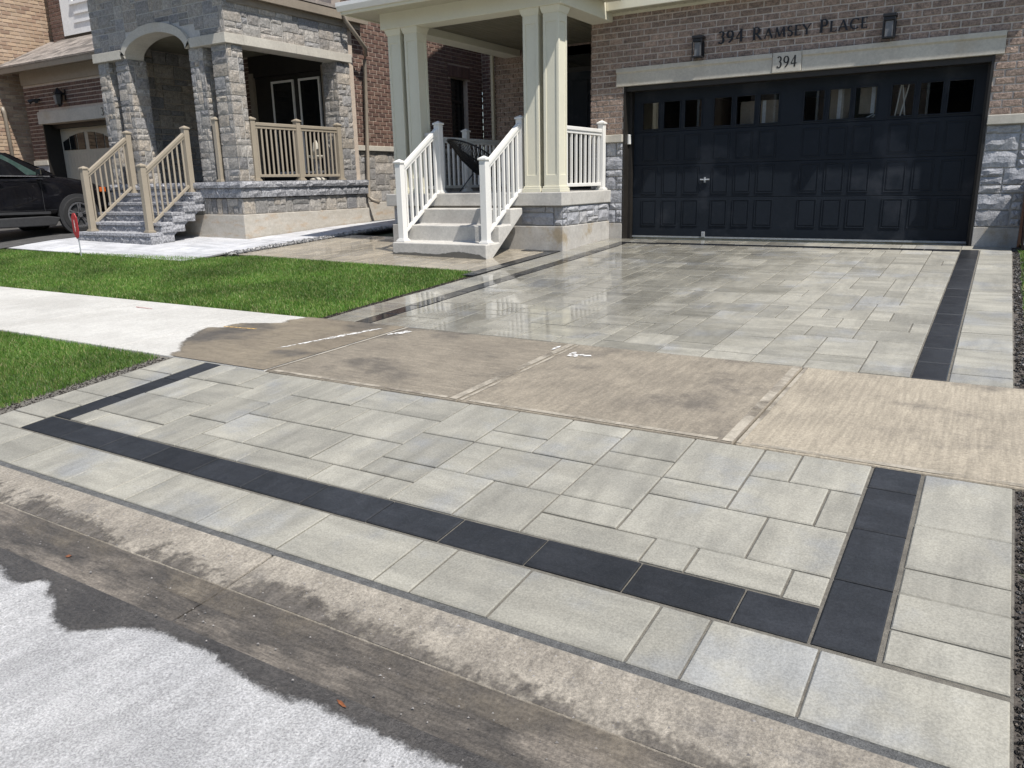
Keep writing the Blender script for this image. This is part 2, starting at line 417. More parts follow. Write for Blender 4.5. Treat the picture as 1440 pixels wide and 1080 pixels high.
class MB:
    def __init__(s):
        s.v = []
        s.f = []

    def add(s, vs, fs):
        o = len(s.v)
        s.v += [tuple(p) for p in vs]
        s.f += [tuple(i + o for i in f) for f in fs]
        return s

    def box(s, x0, x1, y0, y1, z0, z1):
        return s.add([(x0, y0, z0), (x1, y0, z0), (x1, y1, z0), (x0, y1, z0), (x0, y0, z1), (x1, y0, z1), (x1, y1, z1),
                      (x0, y1, z1)],
                     [(3, 2, 1, 0), (4, 5, 6, 7), (0, 1, 5, 4), (1, 2, 6, 5), (2, 3, 7, 6), (3, 0, 4, 7)])

    def prism(s, poly, axis, a, b):
        """polygon in the two other axes, extruded along axis from a to b"""
        n = len(poly)

        def p(q, t):
            return {'x': (t, q[0], q[1]), 'y': (q[0], t, q[1]), 'z': (q[0], q[1], t)}[axis]
        vs = [p(q, a) for q in poly] + [p(q, b) for q in poly]
        fs = [tuple(range(n))[::-1], tuple(range(n, 2 * n))] + [(i, (i + 1) % n, n + (i + 1) % n, n + i) for i in range(n)]
        return s.add(vs, fs)

    def sweep(s, p0, p1, w, h, up=(0, 0, 1)):
        p0 = Vector(p0)
        p1 = Vector(p1)
        d = (p1 - p0).normalized()
        u = Vector(up)
        sd = d.cross(u).normalized()
        u = sd.cross(d)
        vs = [p + sd * (i * w / 2) + u * (j * h / 2) for p in (p0, p1) for i, j in ((-1, -1), (1, -1), (1, 1), (-1, 1))]
        return s.add(vs, [(3, 2, 1, 0), (4, 5, 6, 7), (0, 1, 5, 4), (1, 2, 6, 5), (2, 3, 7, 6), (3, 0, 4, 7)])

    def tube(s, pts, r, n=8, closed=False):
        pts = [Vector(p) for p in pts]
        m = len(pts)
        vs = []
        for i, p in enumerate(pts):
            a = pts[(i - 1) % m] if (closed or i) else p
            b = pts[(i + 1) % m] if (closed or i < m - 1) else p
            d = (b - a).normalized()
            ref = Vector((0, 0, 1)) if abs(d.z) < 0.9 else Vector((1, 0, 0))
            sd = d.cross(ref).normalized()
            u = sd.cross(d)
            rr = r[i] if isinstance(r, (list, tuple)) else r
            vs += [p + (sd * math.cos(k * 2 * math.pi / n) + u * math.sin(k * 2 * math.pi / n)) * rr for k in range(n)]
        fs = []
        for i in range(m if closed else m - 1):
            j = (i + 1) % m
            fs += [(i * n + k, i * n + (k + 1) % n, j * n + (k + 1) % n, j * n + k) for k in range(n)]
        if not closed:
            fs += [tuple(range(n))[::-1], tuple((m - 1) * n + k for k in range(n))]
        return s.add(vs, fs)

    def lathe(s, prof, c, n=16):
        vs = [(c[0] + r * math.cos(k * 2 * math.pi / n), c[1] + r * math.sin(k * 2 * math.pi / n), c[2] + z)
              for r, z in prof for k in range(n)]
        fs = []
        for i in range(len(prof) - 1):
            fs += [(i * n + k, i * n + (k + 1) % n, (i + 1) * n + (k + 1) % n, (i + 1) * n + k) for k in range(n)]
        fs += [tuple(range(n))[::-1], tuple((len(prof) - 1) * n + k for k in range(n))]
        return s.add(vs, fs)

    def mesh(s, name, m, fix=True):
        me = bpy.data.meshes.new(name)
        me.from_pydata(s.v, [], s.f)
        if fix:
            b = bmesh.new()
            b.from_mesh(me)
            bmesh.ops.recalc_face_normals(b, faces=b.faces)
            b.to_mesh(me)
            b.free()
        if m:
            me.materials.append(MT[m])
        return me

    def build(s, name, m, parent=None, smooth=False, bevel=0.0, **k):
        o = bpy.data.objects.new(name, s.mesh(name, m))
        if smooth:
            o.data.shade_smooth()
        if bevel:
            b = o.modifiers.new('bevel', 'BEVEL')
            b.width = bevel
            b.segments = 2
            b.limit_method = 'ANGLE'
            b.angle_limit = math.radians(40)
        link(o, parent)
        return tag(o, **k)


def link(o, parent=None):
    C.objects.link(o)
    WL[o.name] = Vector((0, 0, 0)) if o.type == 'MESH' else Vector(o.location)
    if parent:
        o.parent = parent
        o.matrix_parent_inverse = Matrix.Translation(-WL[parent.name])
    return o


def tag(o, label=None, cat=None, group=None, kind=None):
    for k, v in (('label', label), ('category', cat), ('group', group), ('kind', kind)):
        if v:
            o[k] = v
    return o


def thing(name, loc, label, cat, group=None):
    o = bpy.data.objects.new(name, None)
    o.empty_display_size = 0.2
    o.location = loc
    link(o)
    return tag(o, label, cat, group)


def fast_mesh(name, v, f, m):
    v = np.asarray(v, np.float32)
    f = np.asarray(f, np.int32)
    me = bpy.data.meshes.new(name)
    k = f.shape[1]
    me.vertices.add(len(v))
    me.vertices.foreach_set('co', v.ravel())
    me.loops.add(f.size)
    me.loops.foreach_set('vertex_index', f.ravel())
    me.polygons.add(len(f))
    me.polygons.foreach_set('loop_start', np.arange(0, f.size, k, dtype=np.int32))
    me.update(calc_edges=True)
    me.materials.append(MT[m])
    return me


def piece(name, me, loc, rotz, scale, parent):
    o = bpy.data.objects.new(name, me)
    o.location = loc
    o.rotation_euler = (0, 0, rotz)
    o.scale = scale
    C.objects.link(o)
    o.parent = parent
    o.matrix_parent_inverse = Matrix.Translation(-WL[parent.name])
    return o


def joined(name, m, items, parent):
    """items: (mesh, loc, rotz, scale): leftovers past the limit, one mesh"""
    V, F, o = [], [], 0
    cache = {}
    for me, loc, rz, sc in items:
        if me.name not in cache:
            a = np.empty(len(me.vertices) * 3, np.float32)
            me.vertices.foreach_get('co', a)
            cache[me.name] = (a.reshape(-1, 3), [tuple(p.vertices) for p in me.polygons])
        a, fs = cache[me.name]
        a = a * np.array(sc)
        c, s = math.cos(rz), math.sin(rz)
        V.append(np.stack([a[:, 0] * c - a[:, 1] * s + loc[0], a[:, 0] * s + a[:, 1] * c + loc[1], a[:, 2] + loc[2]], 1))
        F += [tuple(i + o for i in f) for f in fs]
        o += len(a)
    me = bpy.data.meshes.new(name)
    me.from_pydata(np.concatenate(V).tolist(), [], F)
    me.materials.append(MT[m])
    ob = bpy.data.objects.new(name, me)
    link(ob, parent)
    ob['kind'] = 'stuff'
    return ob


def fill(nx, ny, sizes, r, pre=()):
    occ = [[False] * nx for _ in range(ny)]
    out = []
    for (a, b, c, d) in pre:
        for j in range(c, d):
            for i in range(a, b):
                occ[j][i] = True
        out.append((a, b, c, d))
    for j in range(ny):
        for i in range(nx):
            if occ[j][i]:
                continue
            opts = []
            for (sw, sh, wt) in sizes:
                if i + sw <= nx and j + sh <= ny and not any(occ[j + q][i + p] for q in range(sh) for p in range(sw)):
                    left = nx - i - sw
                    opts += [(sw, sh)] * wt
            sw, sh = r.choice(opts) if opts else (1, 1)
            for q in range(sh):
                for p in range(sw):
                    occ[j + q][i + p] = True
            out.append((i, i + sw, j, j + sh))
    return out


# unit pieces: x,z in +-0.5, front at y=-1, back y=0
def brick_mesh(m, seed):
    r = random.Random(seed)
    b = MB()
    e = 0.025
    f = [(-0.5 + e, -1, -0.5 + e * 2.4), (0.5 - e, -1, -0.5 + e * 2.4), (0.5 - e, -1, 0.5 - e * 2.4), (-0.5 + e, -1, 0.5 - e * 2.4)]
    f = [(x + r.uniform(-.012, .012), y + r.uniform(-.12, .12), z + r.uniform(-.04, .04)) for x, y, z in f]
    g = [(-0.5, -0.72, -0.5), (0.5, -0.72, -0.5), (0.5, -0.72, 0.5), (-0.5, -0.72, 0.5)]
    h = [(x, 0, z) for x, y, z in g]
    b.add(f + g + h, [(0, 1, 2, 3), (4, 5, 1, 0), (5, 6, 2, 1), (6, 7, 3, 2), (7, 4, 0, 3), (8, 9, 5, 4), (9, 10, 6, 5),
                      (10, 11, 7, 6), (11, 8, 4, 7)])
    return b.mesh('brick', m, False)


def rock_mesh(m, seed, nx=5, nz=3, depth=0.6, name='stone'):
    """split-faced stone: uneven bulging front, worn edges"""
    r = random.Random(seed)
    b = MB()
    vs = []
    for j in range(nz + 1):
        for i in range(nx + 1):
            x = -0.5 + i / nx
            z = -0.5 + j / nz
            edge = i in (0, nx) or j in (0, nz)
            y = -0.55 + r.uniform(-.12, .12) if edge else -0.85 + r.uniform(-depth / 2, depth / 2) * 0.7
            jx = r.uniform(-.5, .5) / nx * 0.5 if 0 < i < nx else r.uniform(-.012, .012)
            jz = r.uniform(-.5, .5) / nz * 0.5 if 0 < j < nz else r.uniform(-.02, .02)
            vs.append((x + jx, y, z + jz))
    n = nx + 1
    fs = [(j * n + i, j * n + i + 1, (j + 1) * n + i + 1, (j + 1) * n + i) for j in range(nz) for i in range(nx)]
    ring = [i for i in range(n)] + [j * n + nx for j in range(1, nz + 1)] + [nz * n + i for i in range(nx - 1, -1, -1)] + \
           [j * n for j in range(nz - 1, 0, -1)]
    o = len(vs)
    for k in ring:
        vs.append((vs[k][0], 0, vs[k][2]))
    for k in range(len(ring)):
        k2 = (k + 1) % len(ring)
        fs.append((ring[k2], ring[k], o + k, o + k2))
    b.add(vs, fs)
    return b.mesh(name, m, False)


BR = {k: [brick_mesh(k, i) for i in range(5)] for k in ('brick_brown', 'brick_dark', 'brick_tan')}
RK = {k: [rock_mesh(k, i) for i in range(9)] for k in ('veneer', 'veneer_grey')}
GR = [rock_mesh('granite', 40 + i, 8, 2, 0.7) for i in range(6)]

# wall facing: rot 0 -> faces -Y (u=+X); rot 90 -> faces +X (u=+Y); rot -90 -> faces -X (u=-Y)
ROT = {'-y': (0.0, Vector((1, 0, 0)), Vector((0, -1, 0))), '+x': (math.pi / 2, Vector((0, 1, 0)), Vector((1, 0, 0))),
       '-x': (-math.pi / 2, Vector((0, -1, 0)), Vector((-1, 0, 0)))}


def lay(parent, items, meshes, m, facing, plane, depth, name, cap=300):
    """items (u0,u1,z0,z1) in the wall's own u (world X or Y) and z"""
    rz, u, n = ROT[facing]
    items = sorted(items, key=lambda q: -(q[1] - q[0]) * (q[3] - q[2]))
    rest = []
    r = random.Random(len(items))
    for k, (u0, u1, z0, z1) in enumerate(items):
        uc = (u0 + u1) / 2
        loc = Vector((uc, plane, (z0 + z1) / 2)) if facing == '-y' else Vector((plane, uc, (z0 + z1) / 2))
        sc = (u1 - u0, depth * r.uniform(0.85, 1.15), z1 - z0)
        me = r.choice(meshes)
        if k < cap:
            piece(name, me, loc, rz, sc, parent)
        else:
            rest.append((me, loc, rz, sc))
    if rest:
        joined(name + '_course', m, rest, parent)


def courses(u0, u1, z0, z1, L, H, J, holes=(), seed=0):
    r = random.Random(seed)
    out = []
    z = z0
    k = 0
    while z + 0.03 < z1:
        zt = min(z + H - J, z1)
        u = u0 - (L * 0.5 if k % 2 else 0) + r.uniform(-.01, .01)
        while u < u1:
            a, b = max(u, u0), min(u + L - J, u1)
            u += L
            if b - a < 0.02:
                continue
            segs = [(a, b)]
            for (h0, h1, q0, q1) in holes:
                if zt > q0 + 0.01 and z < q1 - 0.01:
                    ns = []
                    for (p, q) in segs:
                        if q <= h0 or p >= h1:
                            ns.append((p, q))
                            continue
                        if p < h0 - 0.02:
                            ns.append((p, h0))
                        if q > h1 + 0.02:
                            ns.append((h1, q))
                    segs = ns
            out += [(p, q, z, zt) for p, q in segs]
        z += H
        k += 1
    return out


def ashlar(u0, u1, z0, z1, mu, mz, J=0.018, seed=0, sizes=None):
    nx = max(1, round((u1 - u0) / mu))
    nz = max(1, round((z1 - z0) / mz))
    mu = (u1 - u0) / nx
    mz = (z1 - z0) / nz
    sizes = sizes or [(3, 2, 4), (2, 1, 4), (3, 1, 4), (2, 2, 5), (1, 1, 2), (4, 2, 2), (1, 2, 1), (4, 1, 2)]
    return [(u0 + a * mu + J / 2, u0 + b * mu - J / 2, z0 + c * mz + J / 2, z0 + d * mz - J / 2)
            for a, b, c, d in fill(nx, nz, sizes, random.Random(seed))]


# ------------------------------------------------------------------ the ground profile
PY = [-10.0, -8.19, -6.53, 0.0, 3.0, 10.0, 40.0]
PZ = [-0.530, -0.364, -0.318, 0.0, 0.08, 0.12, 0.15]


def prof(y):
    return float(np.interp(y, PY, PZ))


def gz(x, y):
    t = min(1.0, max(0.0, (y + 6.5) / 2.8))
    return prof(y) + 0.017 * max(0.0, -0.4 - x) * t


def sheet(name, m, x0, x1, y0, y1, dz, nx=2, ny=2, kind='structure', parent=None, f=None, thick=0.0):
    xs = np.linspace(x0, x1, nx + 1)
    ys = sorted(set(list(np.linspace(y0, y1, ny + 1)) + [q for q in PY if y0 < q < y1]))
    b = MB()
    vs = [(x, y, (f or gz)(x, y) + dz) for y in ys for x in xs]
    n = len(xs)
    fs = [(j * n + i, j * n + i + 1, (j + 1) * n + i + 1, (j + 1) * n + i) for j in range(len(ys) - 1) for i in range(n - 1)]
    b.add(vs, fs)
    return b.build(name, m, parent, kind=kind)


def poly_sheet(name, m, pts, dz, f, jitter=0.0, step=0.05, kind='structure', parent=None, seed=1, keep=None):
    """thin irregular patch (stain, residue) following the surface f"""
    r = random.Random(seed)
    out = []
    for i, p in enumerate(pts):
        q = pts[(i + 1) % len(pts)]
        L = math.dist(p, q)
        k = max(1, int(L / step))
        for t in range(k):
            s = t / k
            x_, y_ = p[0] + (q[0] - p[0]) * s, p[1] + (q[1] - p[1]) * s
            jj = 0.0 if keep and keep(x_, y_) else jitter
            out.append((x_ + r.gauss(0, jj), y_ + r.gauss(0, jj)))
    bm = bmesh.new()
    vs = [bm.verts.new((x, y, 0)) for x, y in out]
    fc = bm.faces.new(vs)
    bmesh.ops.triangulate(bm, faces=[fc])
    bmesh.ops.recalc_face_normals(bm, faces=bm.faces)
    for v in bm.verts:
        v.co.z = f(v.co.x, v.co.y) + dz
    if sum(q.normal.z for q in bm.faces) < 0:
        bmesh.ops.reverse_faces(bm, faces=bm.faces)
    me = bpy.data.meshes.new(name)
    bm.to_mesh(me)
    bm.free()
    me.materials.append(MT[m])
    o = bpy.data.objects.new(name, me)
    link(o, parent)
    return tag(o, kind=kind)


# far ground to the horizon
MB().add([(-400, -400, -0.95), (400, -400, -0.95), (400, 400, -0.95), (-400, 400, -0.95)], [(0, 1, 2, 3)]).build(
    'ground', 'ground', kind='structure')
sheet('lot_ground', 'ground', -45, 45, -9.9, 30, -0.10, 12, 20)


def street_z(x, y):
    return -0.584 + 0.018 * (y + 10.37) if y > -14 else -0.586 + 0.018 * (-14 + 10.37) - 0.012 * (y + 14)


sheet('road', 'asphalt', -45, 45, -18.5, -10.457, 0, 30, 24, f=street_z)
# depressed kerb and gutter, cast in sections with a saw cut at x 2.84
for a, b in ((-16, -6.2), (-6.19, -1.65), (-1.64, 2.838), (2.848, 7.4), (7.41, 16)):
    cb = MB()
    yz = [(-9.945, -0.75), (-9.945, -0.528), (-10.0, -0.536), (-10.155, -0.554), (-10.19, -0.560), (-10.19, -0.75)]
    cb.prism(yz, 'x', a, b)
    cb.build('kerb', 'curb', kind='structure', bevel=0.006)
    cb = MB()
    cb.prism([(-10.192, -0.75), (-10.192, -0.561), (-10.25, -0.570), (-10.455, -0.583), (-10.455, -0.75)], 'x', a, b)
    cb.build('gutter', 'gutter', kind='structure')
mat('silt', (0.235, 0.200, 0.152), (0.17, 0.145, 0.112), scale=5, rough=0.8, vary=0, speck=0.25, sscale=90, bump=0.4, broom=(5, (2, 12, 1), 0.2))
mat('grime', (0.125, 0.110, 0.092), (0.085, 0.075, 0.064), scale=6, rough=0.75, vary=0, speck=0.3, sscale=90, bump=0.4, broom=(5, (5, 2, 1), 0.28))


def kg(x, y):
    return float(np.interp(y, [-10.455, -10.25, -10.192, -10.155, -10.0, -9.945], [-0.583, -0.570, -0.560, -0.554, -0.536, -0.528]))


def film(name, m, y0, y1, n=6):
    b = MB()
    ys_ = np.linspace(y0, y1, n + 1)
    xs_ = np.linspace(-1.5, 7.0, 60)
    k = len(xs_)
    b.add([(x, y, kg(x, y) + 0.0025) for y in ys_ for x in xs_], [(j * k + i_, j * k + i_ + 1, (j + 1) * k + i_ + 1, (j + 1) * k + i_) for j in range(n) for i_ in range(k - 1)])
    return b.build(name, m, kind='structure')


film('gutter_silt', 'silt', -10.30, -10.187, 4)
film('kerb_grime', 'grime', -10.186, -9.97, 4)
# bedding sand strip showing between the pavers and the kerb
sheet('sand_strip', 'joint_sand_grey', -6, 5.5, -9.95, -9.90, -0.006, 40, 1, f=lambda x, y: -0.524)

# wet margin of the road: hose water run off the gutter
edge = [(-0.8, -10.52), (0.6, -10.55), (1.4, -10.52), (1.82, -10.51), (1.97, -10.55), (2.05, -10.547), (2.10, -10.48), (2.16, -10.476),
        (2.22, -10.53), (2.325, -10.55), (2.42, -10.62), (2.536, -10.636), (2.60, -10.615), (2.725, -10.516), (2.874, -10.475),
        (3.03, -10.475), (3.11, -10.47), (3.276, -10.50), (3.46, -10.518), (3.61, -10.49), (3.84, -10.486), (4.05, -10.487),
        (4.4, -10.48), (5.5, -10.47), (7, -10.47)]
sheet('wet_road_margin', 'asphalt_wet', -0.8, 7, -10.80, -10.40, 0.004, 20, 2, f=street_z)
thin_out('asphalt_wet', 'x', edge, -0.8, 7.0, -10.75, -10.35, 1.0, 0.075, 22, 0.022)

# ------------------------------------------------------------------ paving
PAVE = {}


def paver_mesh(wd, ln, m):
    k = (round(wd, 3), round(ln, 3), m)
    if k not in PAVE:
        h = 0.05
        c = 0.0045
        a, b = wd / 2, ln / 2
        mb = MB()
        vs = []
        for (q, z) in ((0, -h), (0, -c), (c, 0)):
            vs += [(-a + q, -b + q, z), (a - q, -b + q, z), (a - q, b - q, z), (-a + q, b - q, z)]
        fs = [(8, 9, 10, 11)]
        for t in (0, 4):
            fs += [(t + i, t + (i + 1) % 4, t + 4 + (i + 1) % 4, t + 4 + i) for i in range(4)]
        mb.add(vs, fs)
        PAVE[k] = mb.mesh('paver', m, False)
    return PAVE[k]


def place_paver(parent, x0, x1, y0, y1, m, J=0.0085, lift=0.0, f=None, name='paver'):
    f = f or (lambda x, y: prof(y))
    wd, ln = x1 - x0 - J, y1 - y0 - J
    xc, yc = (x0 + x1) / 2, (y0 + y1) / 2
    zc = (f(x0, y0) + f(x1, y0) + f(x0, y1) + f(x1, y1)) / 4
    o = bpy.data.objects.new(name, paver_mesh(wd, ln, m))
    sy = (f(xc, y1) - f(xc, y0)) / (y1 - y0)
    sx = (f(x1, yc) - f(x0, yc)) / (x1 - x0)
    o.location = (xc, yc, zc + lift + rng.uniform(-0.0022, 0.0022))
    o.rotation_euler = (math.atan(sy) + rng.uniform(-.0045, .0045), -math.atan(sx) + rng.uniform(-.0045, .0045), rng.uniform(-.002, .002))
    C.objects.link(o)
    o.parent = parent
    return o


GX = [0.345 + 0.175 * k for k in range(26)] + [4.850]
# --- apron between the kerb and the sidewalk
apron = sheet('apron_paving', 'joint_sand', -1.2, 5.40, -9.915, -8.19, -0.009, 4, 6)
AY = [-8.19, -8.325, -8.492, -8.665, -8.837, -9.008, -9.182, -9.367]
AP = [(0, 1, 0, 2), (1, 3, 0, 2), (3, 4, 0, 2), (4, 6, 0, 3), (6, 8, 0, 2), (8, 9, 0, 2), (9, 11, 0, 2), (11, 13, 0, 2), (13, 15, 0, 3),
      (15, 17, 0, 2), (15, 17, 2, 3), (17, 19, 0, 1), (17, 19, 1, 3), (19, 21, 0, 2), (19, 21, 2, 3), (21, 23, 0, 3), (21, 23, 3, 4),
      (23, 24, 0, 2), (24, 26, 0, 2), (23, 25, 2, 4), (25, 26, 2, 4), (0, 2, 2, 4), (2, 4, 2, 4), (4, 6, 3, 5), (6, 7, 2, 4),
      (7, 9, 2, 4), (9, 10, 2, 4), (10, 13, 2, 4), (0, 3, 4, 6), (3, 4, 4, 6), (4, 6, 5, 7), (6, 8, 4, 6), (8, 11, 4, 6), (11, 13, 4, 6),
      (13, 15, 3, 5), (13, 15, 5, 6), (15, 16, 3, 5), (16, 18, 3, 5), (18, 19, 3, 5), (19, 21, 3, 5), (19, 21, 5, 6), (21, 24, 4, 6),
      (24, 26, 4, 6), (15, 17, 5, 7), (17, 19, 5, 7), (19, 22, 6, 7), (22, 23, 6, 7), (23, 25, 6, 7), (25, 26, 6, 7), (0, 1, 6, 7),
      (1, 4, 6, 7), (6, 7, 6, 7), (7, 9, 6, 7), (9, 12, 6, 7), (12, 14, 6, 7), (14, 15, 6, 7)]
for a, b, c, d in AP:
    place_paver(apron, GX[a], GX[b], AY[d], AY[c], 'paver')
xs = [0.165, 0.60, 1.0, 1.4, 1.8, 2.2, 2.605, 3.01, 3.40, 3.81, 4.215, 4.605, 4.852]
for a, b in zip(xs, xs[1:]):
    place_paver(apron, a, b, -9.577, -9.372, 'paver_dark', J=0.007)
ys = [-9.577, -9.18, -8.79, -8.41, -8.19]
for a, b in zip(ys, ys[1:]):
    place_paver(apron, 4.857, 5.052, a, b, 'paver_dark', J=0.007)
ys = [-9.367, -8.97, -8.57, -8.19]
for a, b in zip(ys, ys[1:]):
    place_paver(apron, 0.165, 0.345, a, b, 'paver_dark', J=0.007)
ys = [-9.585, -9.415, -9.178, -8.997, -8.655, -8.492, -8.19]
for a, b in zip(ys, ys[1:]):
    place_paver(apron, -0.225, 0.155, a, b, 'paver')
ys = [-9.572, -9.392, -9.178, -9.005, -8.672, -8.19]
for a, b in zip(ys, ys[1:]):
    place_paver(apron, 5.062, 5.395, a, b, 'paver')
xs = [-1.15, -0.72, -0.37, -0.02, 0.345, 0.705, 1.25, 1.595, 1.77, 2.30, 2.477, 2.82, 3.345, 3.52, 3.86, 4.375, 4.55, 4.89, 5.395]
for a, b in zip(xs, xs[1:]):
    place_paver(apron, a, b, -9.915, -9.587, 'paver')

# --- sidewalk crossing
walk = thing
for i, (a, b, m) in enumerate([(-16, -6.5, 'concrete_walk'), (-6.49, -4.74, 'concrete_walk'), (-4.73, -2.995, 'concrete_walk'),
                               (-2.985, -1.055, 'concrete_walk'), (-1.045, 0.795, 'concrete_walk'), (0.805, 2.505, 'concrete_brown'),
                               (2.515, 4.205, 'concrete_stained'), (4.215, 5.95, 'concrete_tan'), (5.96, 16, 'concrete_walk')]):
    sl_ = MB()
    y0, y1 = -8.182, -6.548
    sl_.add([(a, y0, prof(y0) - .1), (b, y0, prof(y0) - .1), (b, y1, prof(y1) - .1), (a, y1, prof(y1) - .1),
             (a, y0, prof(y0) + .002), (b, y0, prof(y0) + .002), (b, y1, prof(y1) + .002), (a, y1, prof(y1) + .002)],
            [(3, 2, 1, 0), (4, 5, 6, 7), (0, 1, 5, 4), (1, 2, 6, 5), (2, 3, 7, 6), (3, 0, 4, 7)])
    sl_.build('sidewalk', m, kind='structure', bevel=0.008)
sheet('sidewalk_joint', 'joint_sand_grey', -16, 16, -8.20, -6.52, -0.02, 2, 1)


def walk_z(x, y):
    return prof(y) + 0.002


# water-darkened end of the dry slab, irregular front
sheet('wet_slab', 'concrete_damp', -1.04, 0.793, -8.181, -6.549, 0.004, 2, 2, f=walk_z)
thin_out('concrete_damp', 'y', [(-8.18, -0.30), (-8.05, -0.36), (-7.82, -0.62), (-7.42, -0.92), (-7.30, -0.97), (-7.24, -0.82), (-7.10, -0.86), (-7.0, -0.78), (-6.93, -0.60),
                                (-6.86, -0.44), (-6.72, -0.50), (-6.60, -0.42), (-6.55, -0.44)], -8.2, -6.5, -1.2, 0.0, 1.0, 0.20, 9, 0.035)
for xj in (0.80, 2.51, 4.21):
    for a, b_ in ((xj - .065, xj - .010), (xj + .010, xj + .035)):
        sheet('slab_margin', 'concrete_edge', a, b_, -8.17, -6.56, 0.0035, 1, 3, f=walk_z)
for a, b_ in ((0.88, 2.42), (2.59, 4.12), (4.29, 5.9)):
    sheet('slab_margin', 'concrete_edge', a, b_, -8.172, -8.135, 0.0035, 4, 1, f=walk_z)
thin_out('silt', wear=(3.0, 0.40, 0.85))
thin_out('grime', 'x', [(-1.5, -10.15), (7.0, -10.15)], -1.5, 7.0, -10.3, -9.9, -1.0, 0.42, 3.2, 0.07)
thin_out('concrete_edge', wear=(3.0, 0.30, 0.55))
thin_out('residue_white', wear=(26.0, 0.35, 0.58))
thin_out('paint_orange', wear=(60.0, 0.40, 0.56))
# lime residue and chalk marks on the slabs
poly_sheet('white_streak', 'residue_white', [(0.33, -7.66), (0.40, -7.52), (0.47, -7.30), (0.535, -7.08), (0.60, -6.88), (0.655, -6.71),
                                             (0.60, -6.72), (0.53, -6.90), (0.475, -7.12), (0.42, -7.32), (0.375, -7.50)], 0.0065, walk_z, 0.008, 0.03, seed=4)
for k, (x, y, a, b_) in enumerate(((0.93, -6.76, .07, .10), (0.87, -6.86, .03, .05),                                    (2.66, -6.90, .055, .06), (2.73, -6.87, .05, .045), (2.62, -6.84, .03, .05), (2.42, -6.74, .02, .08))):
    r_ = random.Random(100 + k)
    poly_sheet('white_residue', 'residue_white', [(x + a * math.cos(t * .63) * r_.uniform(.45, 1.1), y + b_ * math.sin(t * .63) * r_.uniform(.45, 1.1)) for t in range(10)],
               0.0062 + k * .0001, walk_z, 0.003, 0.02, seed=40 + k)
poly_sheet('survey_mark', 'paint_orange', [(-0.86, -7.20), (-0.62, -7.18), (-0.46, -7.16), (-0.46, -7.185), (-0.62, -7.205), (-0.84, -7.225)],
           0.0065, walk_z, 0.003, 0.03, seed=7)
poly_sheet('survey_mark', 'red_plastic', [(-2.75, -6.86), (-2.45, -6.86), (-2.45, -6.872), (-2.75, -6.872)], 0.006, walk_z, 0.002, 0.05, seed=8)

# --- driveway
drive = sheet('driveway_paving', 'joint_sand', -0.235, 5.41, -6.545, 0.02, -0.009, 4, 20)
DY = [-6.53] + [-6.33 + 0.1745 * j for j in range(34)]
DY[-1] = -0.585
PRE = [(24, 26, 0, 1), (24, 26, 1, 3), (24, 26, 3, 5), (22, 24, 0, 1), (22, 24, 1, 2), (22, 24, 2, 5), (23, 26, 5, 7), (23, 25, 7, 9),
       (25, 26, 7, 9), (23, 24, 9, 11), (24, 26, 9, 11), (23, 26, 11, 13), (21, 23, 5, 7), (20, 22, 7, 9), (22, 23, 7, 9), (21, 23, 9, 11),
       (20, 22, 11, 13), (22, 23, 11, 13), (20, 22, 0, 1), (20, 22, 1, 3), (20, 22, 3, 5), (20, 21, 5, 7), (18, 20, 0, 1), (18, 20, 1, 2),
       (18, 20, 2, 4), (18, 20, 4, 5), (18, 20, 5, 8), (16, 18, 0, 1), (16, 18, 1, 2), (16, 18, 2, 5), (16, 18, 5, 7), (16, 18, 7, 9),
       (13, 16, 0, 1), (14, 16, 1, 3), (13, 14, 1, 3), (14, 15, 3, 5), (15, 16, 3, 5), (24, 26, 13, 15), (24, 26, 15, 17), (24, 26, 17, 18),
       (22, 24, 13, 15), (22, 23, 15, 17), (23, 24, 15, 17), (24, 26, 18, 21), (11, 13, 0, 1), (9, 11, 0, 1), (9, 12, 1, 3), (7, 9, 0, 1)]
SZ = [(2, 2, 6), (3, 2, 4), (2, 1, 4), (1, 2, 3), (2, 3, 4), (3, 1, 2), (1, 1, 1)]
for a, b, c, d in fill(26, 34, SZ, random.Random(21), PRE):
    place_paver(drive, GX[a], GX[b], DY[c], DY[d], 'paver_damp')
n = 16
ys = list(np.linspace(-6.53, -0.40, n))
for a, b in zip(ys, ys[1:]):
    place_paver(drive, 4.855, 5.055, a, b, 'paver_dark_damp', J=0.007)
    place_paver(drive, 0.150, 0.340, a, b, 'paver_dark_damp', J=0.007)
xs = list(np.linspace(0.345, 4.85, 12))
for a, b in zip(xs, xs[1:]):
    place_paver(drive, a, b, -0.583, -0.402, 'paver_dark_damp', J=0.007)
ys = [-6.53, -6.335, -6.155, -5.66, -5.30, -5.13, -4.78, -4.60, -4.25, -3.73, -3.38, -3.2, -2.85, -2.32, -1.97, -1.62, -1.45, -1.1, -0.75, -0.4]
for a, b in zip(ys, ys[1:]):
    place_paver(drive, 5.062, 5.405, a, b, 'paver')
    place_paver(drive, -0.225, 0.146, a, b, 'paver_damp')
xs = [-0.225, 0.3, 0.65, 1.0, 1.52, 1.87, 2.04, 2.39, 2.92, 3.27, 3.79, 4.14, 4.32, 4.85, 5.405]
for a, b in zip(xs, xs[1:]):
    place_paver(drive, a, b, -0.396, -0.03, 'paver_damp')

